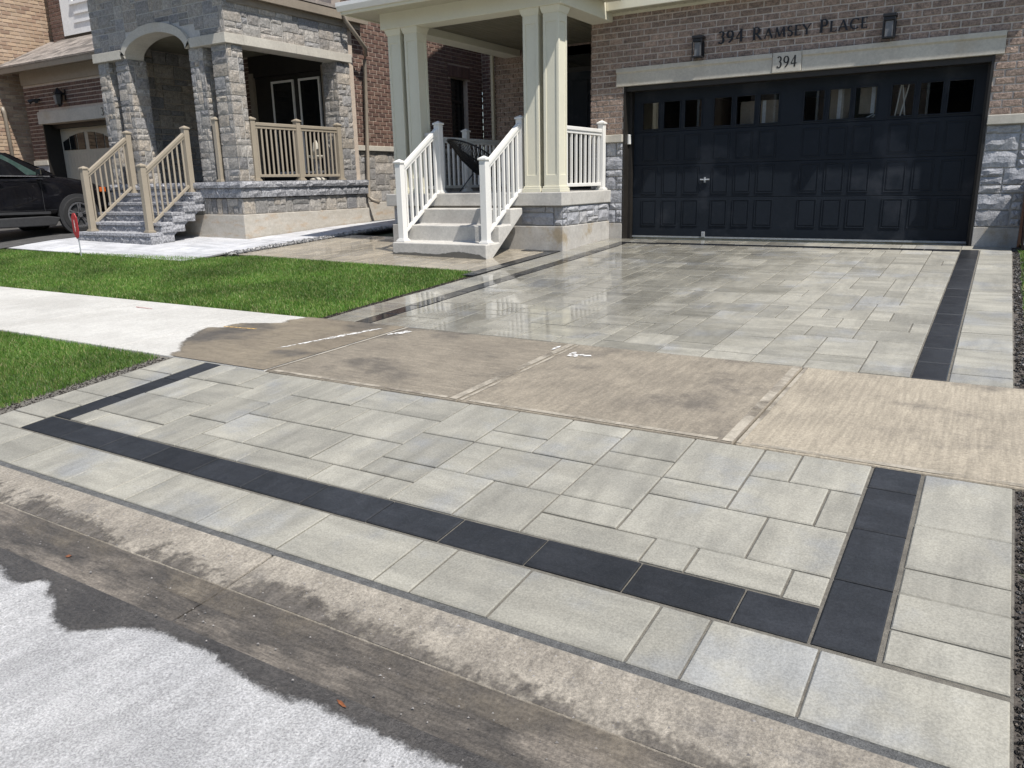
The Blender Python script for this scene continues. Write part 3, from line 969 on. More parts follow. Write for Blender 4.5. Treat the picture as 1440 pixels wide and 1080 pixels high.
# --- walk to the porch, with its dark border
pw = sheet('walkway_paving', 'joint_sand', -5.02, -0.235, -3.62, -0.9, -0.0065, 6, 6)
place = [(a, b, c, d) for a, b, c, d in fill(24, 15, [(2, 2, 5), (3, 2, 3), (2, 1, 3), (1, 2, 2), (2, 3, 2)], random.Random(5))]
for a, b, c, d in place:
    place_paver(pw, -5.0 + a * .189, -5.0 + b * .189, -3.60 + c * .175, -3.60 + d * .175, 'paver_walk', f=gz)
for a, b in zip(np.linspace(-3.95, -1.78, 6), np.linspace(-3.95, -1.78, 6)[1:]):
    place_paver(pw, -0.44, -0.245, a, b, 'paver_dark_damp', J=0.007, f=gz, lift=0.008)
for a, b in zip(np.linspace(-0.86, -0.25, 3), np.linspace(-0.86, -0.25, 3)[1:]):
    place_paver(pw, a, b, -1.78, -1.64, 'paver_dark_damp', J=0.007, f=gz, lift=0.008)
# --- neighbour's pale walk and asphalt drive
nw = sheet('neighbour_walk', 'joint_sand_grey', -10.55, -5.26, -4.36, 2.6, -0.006, 6, 8)
for a, b, c, d in fill(16, 8, [(2, 1, 5), (3, 1, 4), (3, 2, 3), (2, 2, 2)], random.Random(9)):
    place_paver(nw, -10.5 + a * .32, -10.5 + b * .32, -4.34 + c * .28, -4.34 + d * .28, 'paver_neighbour', f=gz, J=0.007)
for a, b, c, d in fill(4, 16, [(2, 1, 5), (1, 1, 1), (2, 2, 3), (1, 2, 2)], random.Random(10)):
    place_paver(nw, -6.52 + a * .312, -6.52 + b * .312, -2.08 + c * .28, -2.08 + d * .28, 'paver_neighbour', f=gz, J=0.007)
sheet('neighbour_drive', 'asphalt_drive', -15.6, -10.56, -6.54, 0.0, 0.002, 4, 6)
sheet('neighbour_drive_apron', 'asphalt_drive', -15.6, -10.56, -9.94, -8.19, 0.002, 4, 3)

# ------------------------------------------------------------------ lawns
sheet('front_lawn', 'lawn', -10.55, -0.30, -6.54, -3.5, -0.030, 10, 6)
sheet('verge_lawn', 'lawn', -10.55, -0.36, -9.94, -8.19, -0.030, 10, 4)
sheet('side_lawn', 'lawn', 5.50, 14, -6.53, 3.0, -0.02, 4, 6)
sheet('side_verge', 'lawn', 5.50, 14, -9.94, -8.19, -0.02, 4, 4)
sheet('soil_bed', 'soil', 5.40, 5.70, -6.52, 0.0, -0.012, 2, 10)
sheet('soil_bed', 'soil', 5.39, 5.62, -9.93, -8.19, -0.012, 2, 10)
sheet('soil_bed', 'soil', -0.345, -0.228, -6.54, -3.95, -0.016, 2, 8)
sheet('soil_bed', 'soil', -0.50, -0.228, -9.58, -8.19, -0.016, 2, 8)


def inside(pts, poly):
    x, y = pts[:, 0], pts[:, 1]
    r = np.zeros(len(pts), bool)
    for i in range(len(poly)):
        x0, y0 = poly[i]
        x1, y1 = poly[(i + 1) % len(poly)]
        c = ((y0 > y) != (y1 > y)) & (x < (x1 - x0) * (y - y0) / (y1 - y0 + 1e-12) + x0)
        r ^= c
    return r


def grass(name, poly, count, h, wd, dz, label_kind='stuff', edge=0.02):
    poly = np.array(poly)
    lo, hi = poly.min(0), poly.max(0)
    p = nrg.uniform(lo, hi, (count, 2))
    q = p + nrg.normal(0, edge, p.shape)
    p = p[inside(q, poly)]
    n = len(p)
    z = np.array([gz(a, b) for a, b in p]) + dz
    ang = nrg.uniform(0, 2 * np.pi, n)
    hh = h * nrg.uniform(0.55, 1.25, n)
    ln = hh * np.abs(nrg.normal(0.35, 0.3, n))
    la = nrg.uniform(0, 2 * np.pi, n)
    ww = wd * nrg.uniform(0.7, 1.3, n)
    sx, sy = np.cos(ang) * ww / 2, np.sin(ang) * ww / 2
    lx, ly = np.cos(la) * ln, np.sin(la) * ln
    V = np.zeros((n, 5, 3), np.float32)
    V[:, 0] = np.stack([p[:, 0] - sx, p[:, 1] - sy, z], 1)
    V[:, 1] = np.stack([p[:, 0] + sx, p[:, 1] + sy, z], 1)
    V[:, 2] = np.stack([p[:, 0] + lx * .4 + sx * .8, p[:, 1] + ly * .4 + sy * .8, z + hh * .62], 1)
    V[:, 3] = np.stack([p[:, 0] + lx * .4 - sx * .8, p[:, 1] + ly * .4 - sy * .8, z + hh * .62], 1)
    V[:, 4] = np.stack([p[:, 0] + lx, p[:, 1] + ly, z + hh], 1)
    i = np.arange(n, dtype=np.int32)[:, None] * 5
    F = np.concatenate([i + np.array([[0, 1, 2]]), i + np.array([[0, 2, 3]]), i + np.array([[3, 2, 4]])], 0)
    o = bpy.data.objects.new(name, fast_mesh(name, V.reshape(-1, 3), F, 'grass_blade'))
    link(o)
    o['kind'] = label_kind
    return o


tag(grass('lawn_grass', [(-0.33, -6.50), (-0.33, -4.0), (-0.50, -3.64), (-4.6, -3.62), (-5.12, -4.02), (-8.8, -4.42), (-10.4, -4.5),
                         (-10.5, -6.5)], 260000, 0.043, 0.0055, -0.024, edge=0.035), 'mown green grass of the front lawn beside the driveway', 'grass')
tag(grass('verge_grass', [(-0.36, -8.22), (-0.37, -9.0), (-0.40, -9.62), (-0.55, -9.9), (-4.6, -9.9), (-4.6, -8.22)], 150000, 0.046, 0.0045, -0.024, edge=0.04),
    'green grass of the verge between sidewalk and kerb', 'grass')
tag(grass('side_grass', [(5.49, -0.3), (5.53, -2), (5.48, -3.5), (5.53, -5), (5.49, -6.5), (6.6, -6.5), (6.6, -0.1)], 60000, 0.05, 0.006, -0.02,
          edge=0.04), 'strip of grass along the right edge of the driveway', 'grass')
tag(grass('verge_tufts', [(5.44, -8.25), (5.47, -8.6), (5.45, -9.2), (5.5, -9.9), (6.2, -9.9), (6.2, -8.25)], 16000, 0.055, 0.005, -0.02, edge=0.05),
    'ragged grass growing from the soil beside the apron', 'grass')


def pebbles(name, regions, m, label, cat, dz=0.0):
    """uncountable small stones or clods: one mesh of small irregular polyhedra"""
    base = np.array([(1, 0, 0), (-1, 0, 0), (0, 1, 0), (0, -1, 0), (0, 0, 1), (0, 0, -1), (.6, .6, .5), (-.6, .6, .5), (-.6, -.6, .5),
                     (.6, -.6, .5)], float)
    tri = [(0, 6, 4), (0, 9, 4), (0, 6, 5), (2, 6, 5), (2, 6, 4), (2, 7, 4), (2, 7, 5), (1, 7, 5), (1, 7, 4), (1, 8, 4), (1, 8, 5),
           (3, 8, 5), (3, 8, 4), (3, 9, 4), (3, 9, 5), (0, 9, 5)]
    V, F, o = [], [], 0
    for (x0, x1, y0, y1, cnt, s0, s1) in regions:
        for _ in range(cnt):
            x, y = nrg.uniform(x0, x1), nrg.uniform(y0, y1)
            s = s0 + (s1 - s0) * nrg.random() ** 2
            b = base * (1 + nrg.uniform(-.3, .3, base.shape)) * np.array([s, s * nrg.uniform(.6, 1), s * nrg.uniform(.45, .8)])
            a = nrg.uniform(0, 6.28)
            c, q = math.cos(a), math.sin(a)
            V.append(np.stack([b[:, 0] * c - b[:, 1] * q + x, b[:, 0] * q + b[:, 1] * c + y, b[:, 2] + gz(x, y) + dz + s * .3], 1))
            F += [tuple(i + o for i in t) for t in tri]
            o += 10
    ob = bpy.data.objects.new(name, fast_mesh(name, np.concatenate(V), F, m))
    link(ob)
    return tag(ob, label, cat, kind='stuff')


pebbles('soil_clods', [(5.415, 5.62, -6.5, -0.3, 2200, .004, .018), (5.405, 5.6, -9.9, -8.2, 2000, .003, .013), (-0.34, -0.24, -6.5, -3.95, 1200, .003, .011),
                       (-0.46, -0.245, -9.58, -8.22, 2400, .003, .010)], 'soil', 'dark crumbled soil along the paving edges', 'soil', -0.012)
pebbles('soil_stones', [(5.415, 5.58, -6.5, -0.3, 1100, .004, .02), (5.41, 5.5, -9.9, -8.2, 500, .003, .012), (-0.42, -0.25, -9.3, -8.22, 60, .004, .012)],
        'soil_stone', 'small grey stones lying in the soil strips', 'gravel', -0.012)
sheet('gravel_bed', 'joint_sand_grey', -5.25, -5.03, -3.7, 2.2, -0.03, 1, 6)
pebbles('white_gravel', [(-5.24, -5.03, -3.70, 2.0, 2200, .018, .040)], 'gravel', 'white gravel strip between the two front walks', 'gravel', 0.004)
_st = street_z


def litter():
    b = np.array([(1, 0, 0), (-.5, .8, 0), (-.5, -.8, 0), (0, 0, .7)], float)
    V, F, o = [], [], 0
    for _ in range(1300):
        x = nrg.uniform(0, 5.4)
        y = -9.97 - abs(nrg.normal(0, .25))
        z = -0.532 - 0.12 * min(.24, -9.95 - y) if y > -10.19 else (-0.572 if y > -10.455 else street_z(x, y) + .003)
        s = .0018 + .006 * nrg.random() ** 3
        V.append(b * s + np.array([x, y, z + .002]))
        F += [(o, o + 1, o + 3), (o + 1, o + 2, o + 3), (o + 2, o, o + 3)]
        o += 4
    ob = bpy.data.objects.new('grit', fast_mesh('grit', np.concatenate(V), F, 'soil_stone'))
    link(ob)
    tag(ob, 'scattered grit lying in the gutter', 'grit', kind='stuff')


litter()


# ------------------------------------------------------------------ our house
H = thing('brick_house', (2.4, 4.0, 0.0), 'brown brick house with dark double garage door and cream porch columns', 'house')
WALLT = 0.0


def wall_back(name, m, parent, boxes):
    b = MB()
    for q in boxes:
        b.box(*q)
    return b.build(name, m, parent)


# garage front wall: mortar body around the opening (0..4.95, to 2.33)
gw = wall_back('garage_wall', 'mortar_light', H, [(-0.565, 0.0, 0.016, 0.30, 1.50, 2.33), (4.95, 5.455, 0.016, 0.30, 1.50, 2.33),
                                                  (-0.565, 5.455, 0.016, 0.30, 2.33, 3.45)])
items = courses(-0.57, 5.46, 1.63, 3.40, 0.222, 0.0885, 0.019, [(-0.12, 5.045, 2.325, 2.60), (0.0, 4.95, 1.4, 2.4)], 3)
lay(gw, items, BR['brick_brown'], 'brick_brown', '-y', 0.018, 0.016, 'brick')
# quoin-like projecting edge beside the porch (side face of the wall)
lay(gw, courses(0.02, 0.30, 1.63, 3.40, 0.222, 0.0885, 0.014, (), 4), BR['brick_brown'], 'brick_brown', '-x', -0.566, 0.02, 'brick')
# stone piers either side of the opening
for (a, b, sd) in ((-0.565, 0.0, 1), (4.95, 5.455, 2)):
    pier = wall_back('stone_pier', 'mortar_grey', H, [(a, b, 0.016, 0.30, 0.24, 1.50)])
    lay(pier, ashlar(a, b, 0.25, 1.50, 0.125, 0.105, seed=sd, sizes=[(2, 1, 4), (3, 1, 3), (2, 2, 4), (3, 2, 3)]), RK['veneer_grey'],
        'veneer_grey', '-y', 0.018, 0.04, 'stone')
    MB().box(a - 0.01 if sd == 1 else a, b if sd == 1 else b + 0.01, -0.055, 0.30, 1.503, 1.618).build('sill', 'limestone', H, bevel=0.008)
    MB().box(a, b, -0.012, 0.30, -0.35, 0.238).build('foundation', 'foundation', H, bevel=0.006)
# inside reveal of the opening
MB().box(0.001, 0.03, -0.005, 0.27, -0.05, 2.329).box(0.03, 0.075, 0.16, 0.30, -0.05, 2.329).box(4.92, 4.949, -0.005, 0.27, -0.05, 2.329).box(
    4.885, 4.92, 0.16, 0.30, -0.05, 2.329).box(0.03, 4.92, 0.02, 0.30, 2.255, 2.327).build('door_frame', 'trim_black', H)
MB().box(0.0, 4.95, 0.28, 0.6, -0.2, 0.003).build('garage_sill', 'foundation', H)
# precast lintel in three pieces
for (a, b) in ((-0.118, 2.255), (2.657, 5.043)):
    MB().prism([(-0.03, 2.331), (0.02, 2.331), (0.02, 2.595), (-0.055, 2.595), (-0.055, 2.535), (-0.03, 2.515)], 'x', a, b).build(
        'lintel', 'limestone', H, bevel=0.004)
plate = MB().box(2.260, 2.652, -0.042, 0.02, 2.333, 2.597).build('address_plate', 'limestone', H, bevel=0.006)

# ---- serif lettering built from strokes
def glyph(ch):
    """list of polygons in a box of height 1; returns (polys, advance)"""
    P = []

    def bar(x0, y0, x1, y1, w):
        d = Vector((x1 - x0, y1 - y0, 0)).normalized()
        nx, ny = -d.y * w / 2, d.x * w / 2
        P.append([(x0 + nx, y0 + ny), (x0 - nx, y0 - ny), (x1 - nx, y1 - ny), (x1 + nx, y1 + ny)])

    def arc(cx, cy, rx, ry, a0, a1, w0, w1, n=14):
        """stroke along an ellipse, width w0 at its top/bottom (thin), w1 at its sides (thick)"""
        o, i = [], []
        for k in range(n + 1):
            a = math.radians(a0 + (a1 - a0) * k / n)
            ww = w0 + (w1 - w0) * abs(math.cos(a))
            o.append((cx + (rx + ww / 2) * math.cos(a), cy + (ry + ww / 2) * math.sin(a)))
            i.append((cx + (rx - ww / 2) * math.cos(a), cy + (ry - ww / 2) * math.sin(a)))
        for k in range(n):
            P.append([o[k], o[k + 1], i[k + 1], i[k]])

    def serif(x, y, l=0.13, t=0.035):
        P.append([(x - l, y - t / 2), (x + l, y - t / 2), (x + l, y + t / 2), (x - l, y + t / 2)])
    T, t = 0.165, 0.075
    if ch == '3':
        arc(.26, .76, .17, .21, -90, 150, t, T)
        arc(.25, .28, .21, .26, -150, 90, t, T)
        adv = .58
    elif ch == '9':
        arc(.30, .68, .22, .27, 0, 360, t, T, 20)
        arc(.10, .68, .42, .66, -78, 0, t, T)
        adv = .66
    elif ch == '4':
        bar(.42, 0, .42, 1, T)
        bar(.02, .30, .62, .30, t + .01)
        bar(.03, .31, .42, .97, t)
        adv = .70
    elif ch == '6':
        arc(.30, .32, .22, .27, 0, 360, t, T, 20)
        arc(.50, .32, .42, .66, 102, 180, t, T)
        adv = .66
    elif ch in 'RP':
        bar(.14, 0, .14, 1, T)
        serif(.14, .017)
        serif(.10, .983, .1)
        bar(.14, .965, .34, .965, t)
        bar(.14, .50, .34, .50, t)
        arc(.33, .733, .19, .232, -90, 90, t, T)
        adv = .62
        if ch == 'R':
            bar(.30, .50, .66, .03, T * .9)
            bar(.62, .02, .76, .02, t)
            adv = .80
    elif ch == 'A':
        bar(.06, 0, .42, .99, t)
        bar(.40, .99, .76, 0, T)
        bar(.20, .34, .62, .34, t)
        serif(.07, .017, .10)
        serif(.76, .017, .12)
        adv = .86
    elif ch == 'M':
        bar(.12, 0, .20, .98, t)
        bar(.20, .98, .50, .06, T)
        bar(.50, .06, .82, .98, t)
        bar(.84, .98, .92, 0, T)
        serif(.12, .017, .10)
        serif(.92, .017, .12)
        adv = 1.06
    elif ch == 'S':
        arc(.27, .74, .18, .23, 40, 250, t, T * .8)
        arc(.27, .27, .20, .24, -140, 75, t, T * .9)
        bar(.20, .54, .36, .47, T * .9)
        adv = .56
    elif ch == 'E':
        bar(.14, 0, .14, 1, T)
        for y, l in ((.022, .52), (.52, .42), (.978, .50)):
            bar(.05, y, l, y, t)
        bar(.52, .0, .54, .15, t)
        bar(.49, 1.0, .50, .86, t)
        adv = .62
    elif ch == 'Y':
        bar(.06, .98, .40, .46, T)
        bar(.72, .98, .40, .46, t)
        bar(.40, 0, .40, .5, T)
        serif(.40, .017)
        serif(.08, .983, .11)
        serif(.71, .983, .10)
        adv = .80
    elif ch == 'L':
        bar(.14, 0, .14, 1, T)
        serif(.14, .983)
        bar(.04, .022, .56, .022, t)
        bar(.55, 0, .58, .17, t)
        adv = .64
    elif ch == 'C':
        arc(.46, .5, .37, .46, 42, 318, t, T, 22)
        bar(.73, .80, .74, .97, t)
        adv = .82
    else:
        adv = .4
    return P, adv


def letters(text, x0, x1, z0, hs, y, depth, m, parent, name):
    """text laid from x0 to x1 on a wall facing -Y; hs gives each letter's height"""
    adv, gs = 0, []
    for ch, h in zip(text, hs):
        P, a = glyph(ch)
        gs.append((P, adv, h))
        adv += a * h + 0.10 * h
    k = (x1 - x0) / adv
    for P, a, h in gs:
        if not P:
            continue
        b = MB()
        for j, p in enumerate(P):
            e = j * 0.00004
            b.prism([(x0 + (a + q[0] * h) * k, z0 + q[1] * h) for q in p], 'y', y - depth - e, y)
        b.build(name, m, parent)


txt = '394 RAMSEY PLACE'
big, small = 0.165, 0.135
letters(txt, 1.465, 3.475, 2.795, [big, big, big, big, big] + [small] * 5 + [big, big] + [small] * 4, -0.018, 0.014, 'letter_metal', H, 'letter')
letters('394', 2.320, 2.615, 2.395, [0.15] * 3, -0.0425, 0.002, 'trim_black', plate, 'numeral')

# ---- garage door: slab, raised panel frames, twelve panes
DX0, DX1, DYY = 0.075, 4.885, 0.27
gd = MB().box(DX0, DX1, DYY, DYY + 0.05, 0.035, 1.645).build('garage_door', 'door_navy', H)
for (z0, z1) in ((0.036, 0.634), (0.640, 1.142), (1.148, 1.640)):
    MB().box(DX0 + .002, DX1 - .002, DYY - 0.012, DYY + .001, z0, z1).build('door_section', 'door_navy', gd, bevel=0.005)
WX = [(0.225, 0.485), (0.573, 0.830), (0.912, 1.172), (1.37, 1.63), (1.71, 1.97), (2.05, 2.315), (2.67, 2.935), (3.01, 3.275), (3.345, 3.61),
      (3.80, 4.065), (4.14, 4.40), (4.475, 4.745)]
MB().box(DX0, DX1, DYY - .011, DYY + .04, 1.647, 1.69).build('window_rail', 'door_navy', gd)
MB().box(DX0, DX1, DYY - .011, DYY + .04, 2.085, 2.26).build('window_rail', 'door_navy', gd)
for a, b_ in zip([DX0] + [q[1] for q in WX], [q[0] for q in WX] + [DX1]):
    MB().box(a, b_, DYY - .0105, DYY + .039, 1.69, 2.085).build('window_stile', 'door_navy', gd)
MB().box(0.02, 4.93, 0.6, 6.0, 2.5, 2.55).box(0.02, 4.93, 5.9, 6.0, 0.0, 2.5).box(-0.02, 0.02, 0.33, 6, 0, 2.55).box(4.93, 4.97, 0.33, 6, 0, 2.55).box(
    0.0, 4.95, 0.33, 0.6, 2.34, 2.55).build('garage_interior', 'trim_black', H)


def ring(b, x0, x1, z0, z1, w, y0, y1):
    b.box(x0 - w, x1 + w, y0, y1, z0 - w, z0).box(x0 - w, x1 + w, y0, y1, z1, z1 + w)
    b.box(x0 - w, x0, y0, y1, z0, z1).box(x1, x1 + w, y0, y1, z0, z1)
    return b


for (a, b_) in WX:
    for (z0, z1) in ((0.195, 0.60), (0.690, 1.105), (1.195, 1.590)):
        pb = MB()
        ring(pb, a + .012, b_ - .012, z0 + .012, z1 - .012, 0.012, DYY - 0.021, DYY - 0.0125)
        pb.box(a + .030, b_ - .030, DYY - 0.019, DYY - 0.0125, z0 + .030, z1 - .030)
        pb.build('door_panel', 'door_navy', gd, bevel=0.003)
    pf = ring(MB(), a, b_, 1.69, 2.085, 0.016, DYY - 0.026, DYY - 0.0125).build('window_frame', 'door_navy', gd, bevel=0.004)
    MB().box(a, b_, DYY - 0.004, DYY + 0.001, 1.69, 2.085).build('pane', 'glass_clear', gd)
MB().box(DX0, DX1, DYY - 0.016, DYY + 0.02, 0.008, 0.034).build('door_seal', 'galvanised', gd)
hd = MB().tube([(1.20, DYY - .035, .905), (1.27, DYY - .04, .90), (1.345, DYY - .035, .905)], .011, 8).lathe(
    [(0.001, 0), (.02, .0), (.02, .02), (.001, .02)], (1.27, DYY - .035, .89), 10).box(1.262, 1.282, DYY - .04, DYY - .012, .86, .94)
hd.build('handle', 'galvanised', gd, smooth=False)
MB().box(1.255, 1.305, DYY - .05, DYY - .013, 0.03, 0.11).build('floor_latch', 'galvanised', gd, bevel=0.004)
MB().box(0.031, 0.070, 0.10, 0.158, 1.47, 1.62).build('keypad', 'rail_white', H, bevel=0.006)

# cartons and folding chairs stored behind the door, showing in the panes
for k, (x0, x1, y0, y1, z0, z1, lab) in enumerate(((1.72, 2.42, 0.42, 0.9, 1.2, 2.02, 'tall brown carton behind the sixth garage window'),
                                                   (2.92, 3.30, 0.44, 0.9, 1.2, 2.12, 'brown carton behind the eighth garage window'),
                                                   (3.38, 3.72, 0.40, 0.8, 1.75, 2.2, 'brown carton resting on chairs behind the ninth garage window'))):
    t_ = thing('stored_carton', ((x0 + x1) / 2, (y0 + y1) / 2, z0), lab, 'carton', 'cartons stored in the garage')
    MB().box(x0, x1, y0, y1, z0, z1).build('box_body', 'cardboard', t_)
    MB().box((x0 + x1) / 2 - .025, (x0 + x1) / 2 + .025, y0 - .002, y0, z0, z1).build('tape', 'white_paper', t_)
t_ = thing('folding_chairs', (3.6, 0.5, 0.0), 'white folding chair frames leaning behind the ninth and tenth garage windows', 'chairs')
for k, (x, dx, dz) in enumerate(((3.42, .16, .08), (3.52, .14, .12), (3.84, .06, .5), (3.90, .10, .5), (3.97, -.07, .5))):
    MB().tube([(x, 0.36 + k * .004, 1.66), (x + dx, 0.37 + k * .004, 1.66 + dz)], .009, 6).build('frame_tube', 'rail_white', t_)
MB().box(3.86, 3.95, .41, .43, 1.72, 2.06).build('seat', 'cardboard', t_)

# ---- wall lanterns
for k, (x, lab) in enumerate(((1.20, 'black box wall lantern left of the house name lettering'),
                              (3.73, 'black box wall lantern right of the house name lettering'))):
    t_ = thing('wall_lantern', (x, 0, 2.64), lab, 'lantern', 'lanterns above the garage door')
    MB().box(x - .055, x + .055, -0.035, -0.012, 2.66, 2.90).build('back_plate', 'metal_black', t_, bevel=0.004)
    MB().box(x - .08, x + .08, -0.16, -0.02, 2.885, 2.925).box(x - .07, x + .07, -0.15, -0.03, 2.84, 2.884).build('cap', 'metal_black', t_, bevel=0.006)
    fr = MB()
    for sx in (-1, 1):
        for yy in (-0.15, -0.04):
            fr.box(x + sx * .068 - .007, x + sx * .068 + .007, yy - .007, yy + .007, 2.645, 2.84)
    fr.box(x - .075, x + .075, -0.157, -0.033, 2.63, 2.645)
    fr.build('cage', 'metal_black', t_)
    MB().box(x - .045, x + .045, -0.128, -0.062, 2.65, 2.835).build('glass', 'glass_lamp', t_)

# ---- eaves and upper storey
MB().box(-0.20, 5.62, -0.215, 0.30, 3.40, 3.43).build('soffit', 'trim_soffit', H)
for k in range(38):
    MB().box(-0.19 + k * .15, -0.075 + k * .15, -0.21, -0.03, 3.394, 3.3995).build('soffit_board', 'trim_soffit', H)
MB().box(-0.20, 5.62, -0.028, 0.016, 3.36, 3.40).build('frieze', 'trim_cream', H)
MB().box(-0.20, 5.64, -0.25, -0.217, 3.395, 3.56).build('fascia', 'trim_cream', H, bevel=0.006)
MB().prism([(-0.26, 3.561), (1.99, 4.7), (1.99, 4.62), (-0.24, 3.53)], 'x', -0.25, 5.66).build('garage_roof', 'shingle', H)
MB().box(-3.65, 5.455, 2.0, 2.25, 3.2, 8.0).box(-3.65, -3.45, 2.251, 11, 0.0, 8.0).box(5.25, 5.455, 2.251, 11, 3.41, 8.0).build(
    'upper_wall', 'brick_brown', H)  # unseen storey, height set so its eave shades the neighbour's wall
MB().prism([(1.5, 8.0), (6.3, 10.6), (11.3, 8.0)], 'x', -4.0, 5.8).build('main_roof', 'shingle', H)
MB().box(5.2, 5.455, 0.301, 11, -0.3, 3.4).build('side_wall', 'brick_brown', H)

# ---- porch: slab, base, entry wall, ceiling, beams, columns
MB().box(-3.50, -0.20, -1.70, 1.99, 0.575, 0.770).build('porch_slab', 'step_concrete', H, bevel=0.012)
pb = wall_back('porch_base', 'mortar_grey', H, [(-3.42, -0.245, -1.60, -0.02, 0.28, 0.574)])
lay(pb, ashlar(-0.94, -0.235, 0.29, 0.57, 0.13, 0.093, seed=5), RK['veneer_grey'], 'veneer_grey', '-y', -1.598, 0.04, 'stone')
lay(pb, ashlar(-1.62, -0.02, 0.29, 0.57, 0.13, 0.093, seed=6), RK['veneer_grey'], 'veneer_grey', '+x', -0.247, 0.04, 'stone')
lay(pb, ashlar(-3.40, -2.58, 0.29, 0.57, 0.13, 0.093, seed=7), RK['veneer_grey'], 'veneer_grey', '-y', -1.598, 0.04, 'stone')
MB().box(-3.44, -0.215, -1.645, -0.015, -0.4, 0.279).build('porch_foundation', 'foundation', H, bevel=0.008)
ew = wall_back('entry_wall', 'mortar_light', H, [(-3.65, -0.57, 2.016, 2.2, 0.0, 3.5), (-0.60, -0.57, 0.31, 2.0, 0.6, 3.5)])
lay(ew, courses(-3.65, -0.6, 0.78, 3.42, 0.222, 0.0885, 0.014, [(-2.49, -0.55, 0.0, 3.39)], 8), BR['brick_brown'], 'brick_brown', '-y', 2.018, 0.022, 'brick')
dr = MB().box(-2.05, -1.05, 2.0, 2.05, 0.78, 2.90).build('front_door', 'door_navy', H)
for (a, b_) in ((-1.95, -1.60), (-1.50, -1.15)):
    for z0, z1 in ((0.95, 1.7), (1.8, 2.75)):
        MB().box(a, b_, 1.985, 1.999, z0, z1).build('door_panel', 'door_navy', dr, bevel=0.01)
for a, b_ in ((-2.42, -2.12), (-0.98, -0.64)):  # dark panes and casing added around the door, standing in for shade
    MB().box(a, b_, 2.0, 2.04, 0.78, 2.90).build('shade_side_pane', 'glass_dark', H)
MB().box(-2.42, -0.64, 2.0, 2.04, 2.98, 3.36).build('shade_top_pane', 'glass_dark', H)  # dark pane added over the door to blacken the shaded entry
MB().box(-2.47, -0.605, 1.975, 2.017, 2.901, 2.979).build('door_casing', 'trim_black', H)
for a in (-2.49, -2.119, -1.049, -0.639):
    MB().box(a, a + .069 if a != -0.639 else a + .034, 1.97, 2.0165, 0.775, 3.38).build('door_casing', 'trim_black', H)
# ceiling boards
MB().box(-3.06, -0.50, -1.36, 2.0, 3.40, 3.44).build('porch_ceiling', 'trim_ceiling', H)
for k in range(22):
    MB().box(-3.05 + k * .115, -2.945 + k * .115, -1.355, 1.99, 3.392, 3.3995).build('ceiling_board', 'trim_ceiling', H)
MB().box(-3.42, -0.20, -1.70, -1.36, 3.275, 3.56).build('porch_beam', 'trim_cream', H, bevel=0.006)
MB().box(-3.42, -3.07, -1.358, 2.0, 3.277, 3.56).build('porch_beam', 'trim_cream', H, bevel=0.006)
MB().box(-0.55, -0.203, -1.358, 0.0, 3.277, 3.56).build('porch_beam', 'trim_cream', H, bevel=0.006)
# porch eave: soffit, fascia, gutter
MB().box(-3.84, 0.05, -2.04, -1.702, 3.505, 3.53).box(-3.84, -3.422, -1.702, 2.0, 3.505, 3.53).box(-0.198, 0.05, -1.702, -0.32, 3.505, 3.53).build(
    'porch_soffit', 'trim_soffit', H)
MB().box(-3.86, 0.07, -2.08, -2.042, 3.49, 3.64).box(-3.88, -3.842, -2.08, 2.0, 3.49, 3.64).box(0.052, 0.09, -2.08, -0.32, 3.49, 3.64).build(
    'porch_fascia', 'trim_cream', H, bevel=0.006)
MB().prism([(-2.16, 3.655), (-2.16, 3.60), (-2.12, 3.535), (-2.081, 3.535), (-2.081, 3.655)], 'x', -3.9, 0.1).build('gutter', 'rail_white', H)
MB().prism([(-2.15, 3.64), (2.0, 4.9), (2.0, 4.8), (-2.08, 3.57)], 'x', -3.9, 0.1).build('porch_roof', 'shingle', H)
MB().box(-3.72, -3.655, 1.92, 1.985, 0.2, 3.5).build('downspout', 'trim_soffit', H, bevel=0.01)


def column(x0, x1, y0, y1, zb, zt):
    c = MB().box(x0 + .012, x1 - .012, y0 + .012, y1 - .012, zb, zt).build('column', 'trim_cream', H)
    # stiles and rails frame a recessed panel on every face
    fr = MB()
    s = 0.042
    for (a, b_) in ((x0, x0 + s), (x1 - s, x1)):
        for (p, q) in ((y0, y0 + s), (y1 - s, y1)):
            fr.box(a, b_, p, q, zb + .01, zt - .01)
    fr.build('corner_stile', 'trim_cream', c, bevel=0.003)
    for z0, z1 in ((zb + .06, zb + .245), (zt - .20, zt - .05)):
        MB().box(x0 + .001, x1 - .001, y0 + .001, y1 - .001, z0, z1).build('panel_rail', 'trim_cream', c, bevel=0.003)
    MB().box(x0 - .028, x1 + .028, y0 - .028, y1 + .028, zb - .001, zb + .055).box(x0 - .016, x1 + .016, y0 - .016, y1 + .016, zb + .055, zb + .085).build(
        'base', 'trim_cream', c, bevel=0.005)
    MB().add([(x0 - .008, y0 - .008, zt - .085), (x1 + .008, y0 - .008, zt - .085), (x1 + .008, y1 + .008, zt - .085), (x0 - .008, y1 + .008, zt - .085),
              (x0 - .035, y0 - .035, zt), (x1 + .035, y0 - .035, zt), (x1 + .035, y1 + .035, zt), (x0 - .035, y1 + .035, zt)],
             [(3, 2, 1, 0), (4, 5, 6, 7), (0, 1, 5, 4), (1, 2, 6, 5), (2, 3, 7, 6), (3, 0, 4, 7)]).build('capital', 'trim_cream', c)


for (a, b_) in ((-3.335, -3.085), (-3.005, -2.755), (-0.855, -0.605), (-0.525, -0.275)):
    column(a, b_, -1.635, -1.385, 0.772, 3.274)

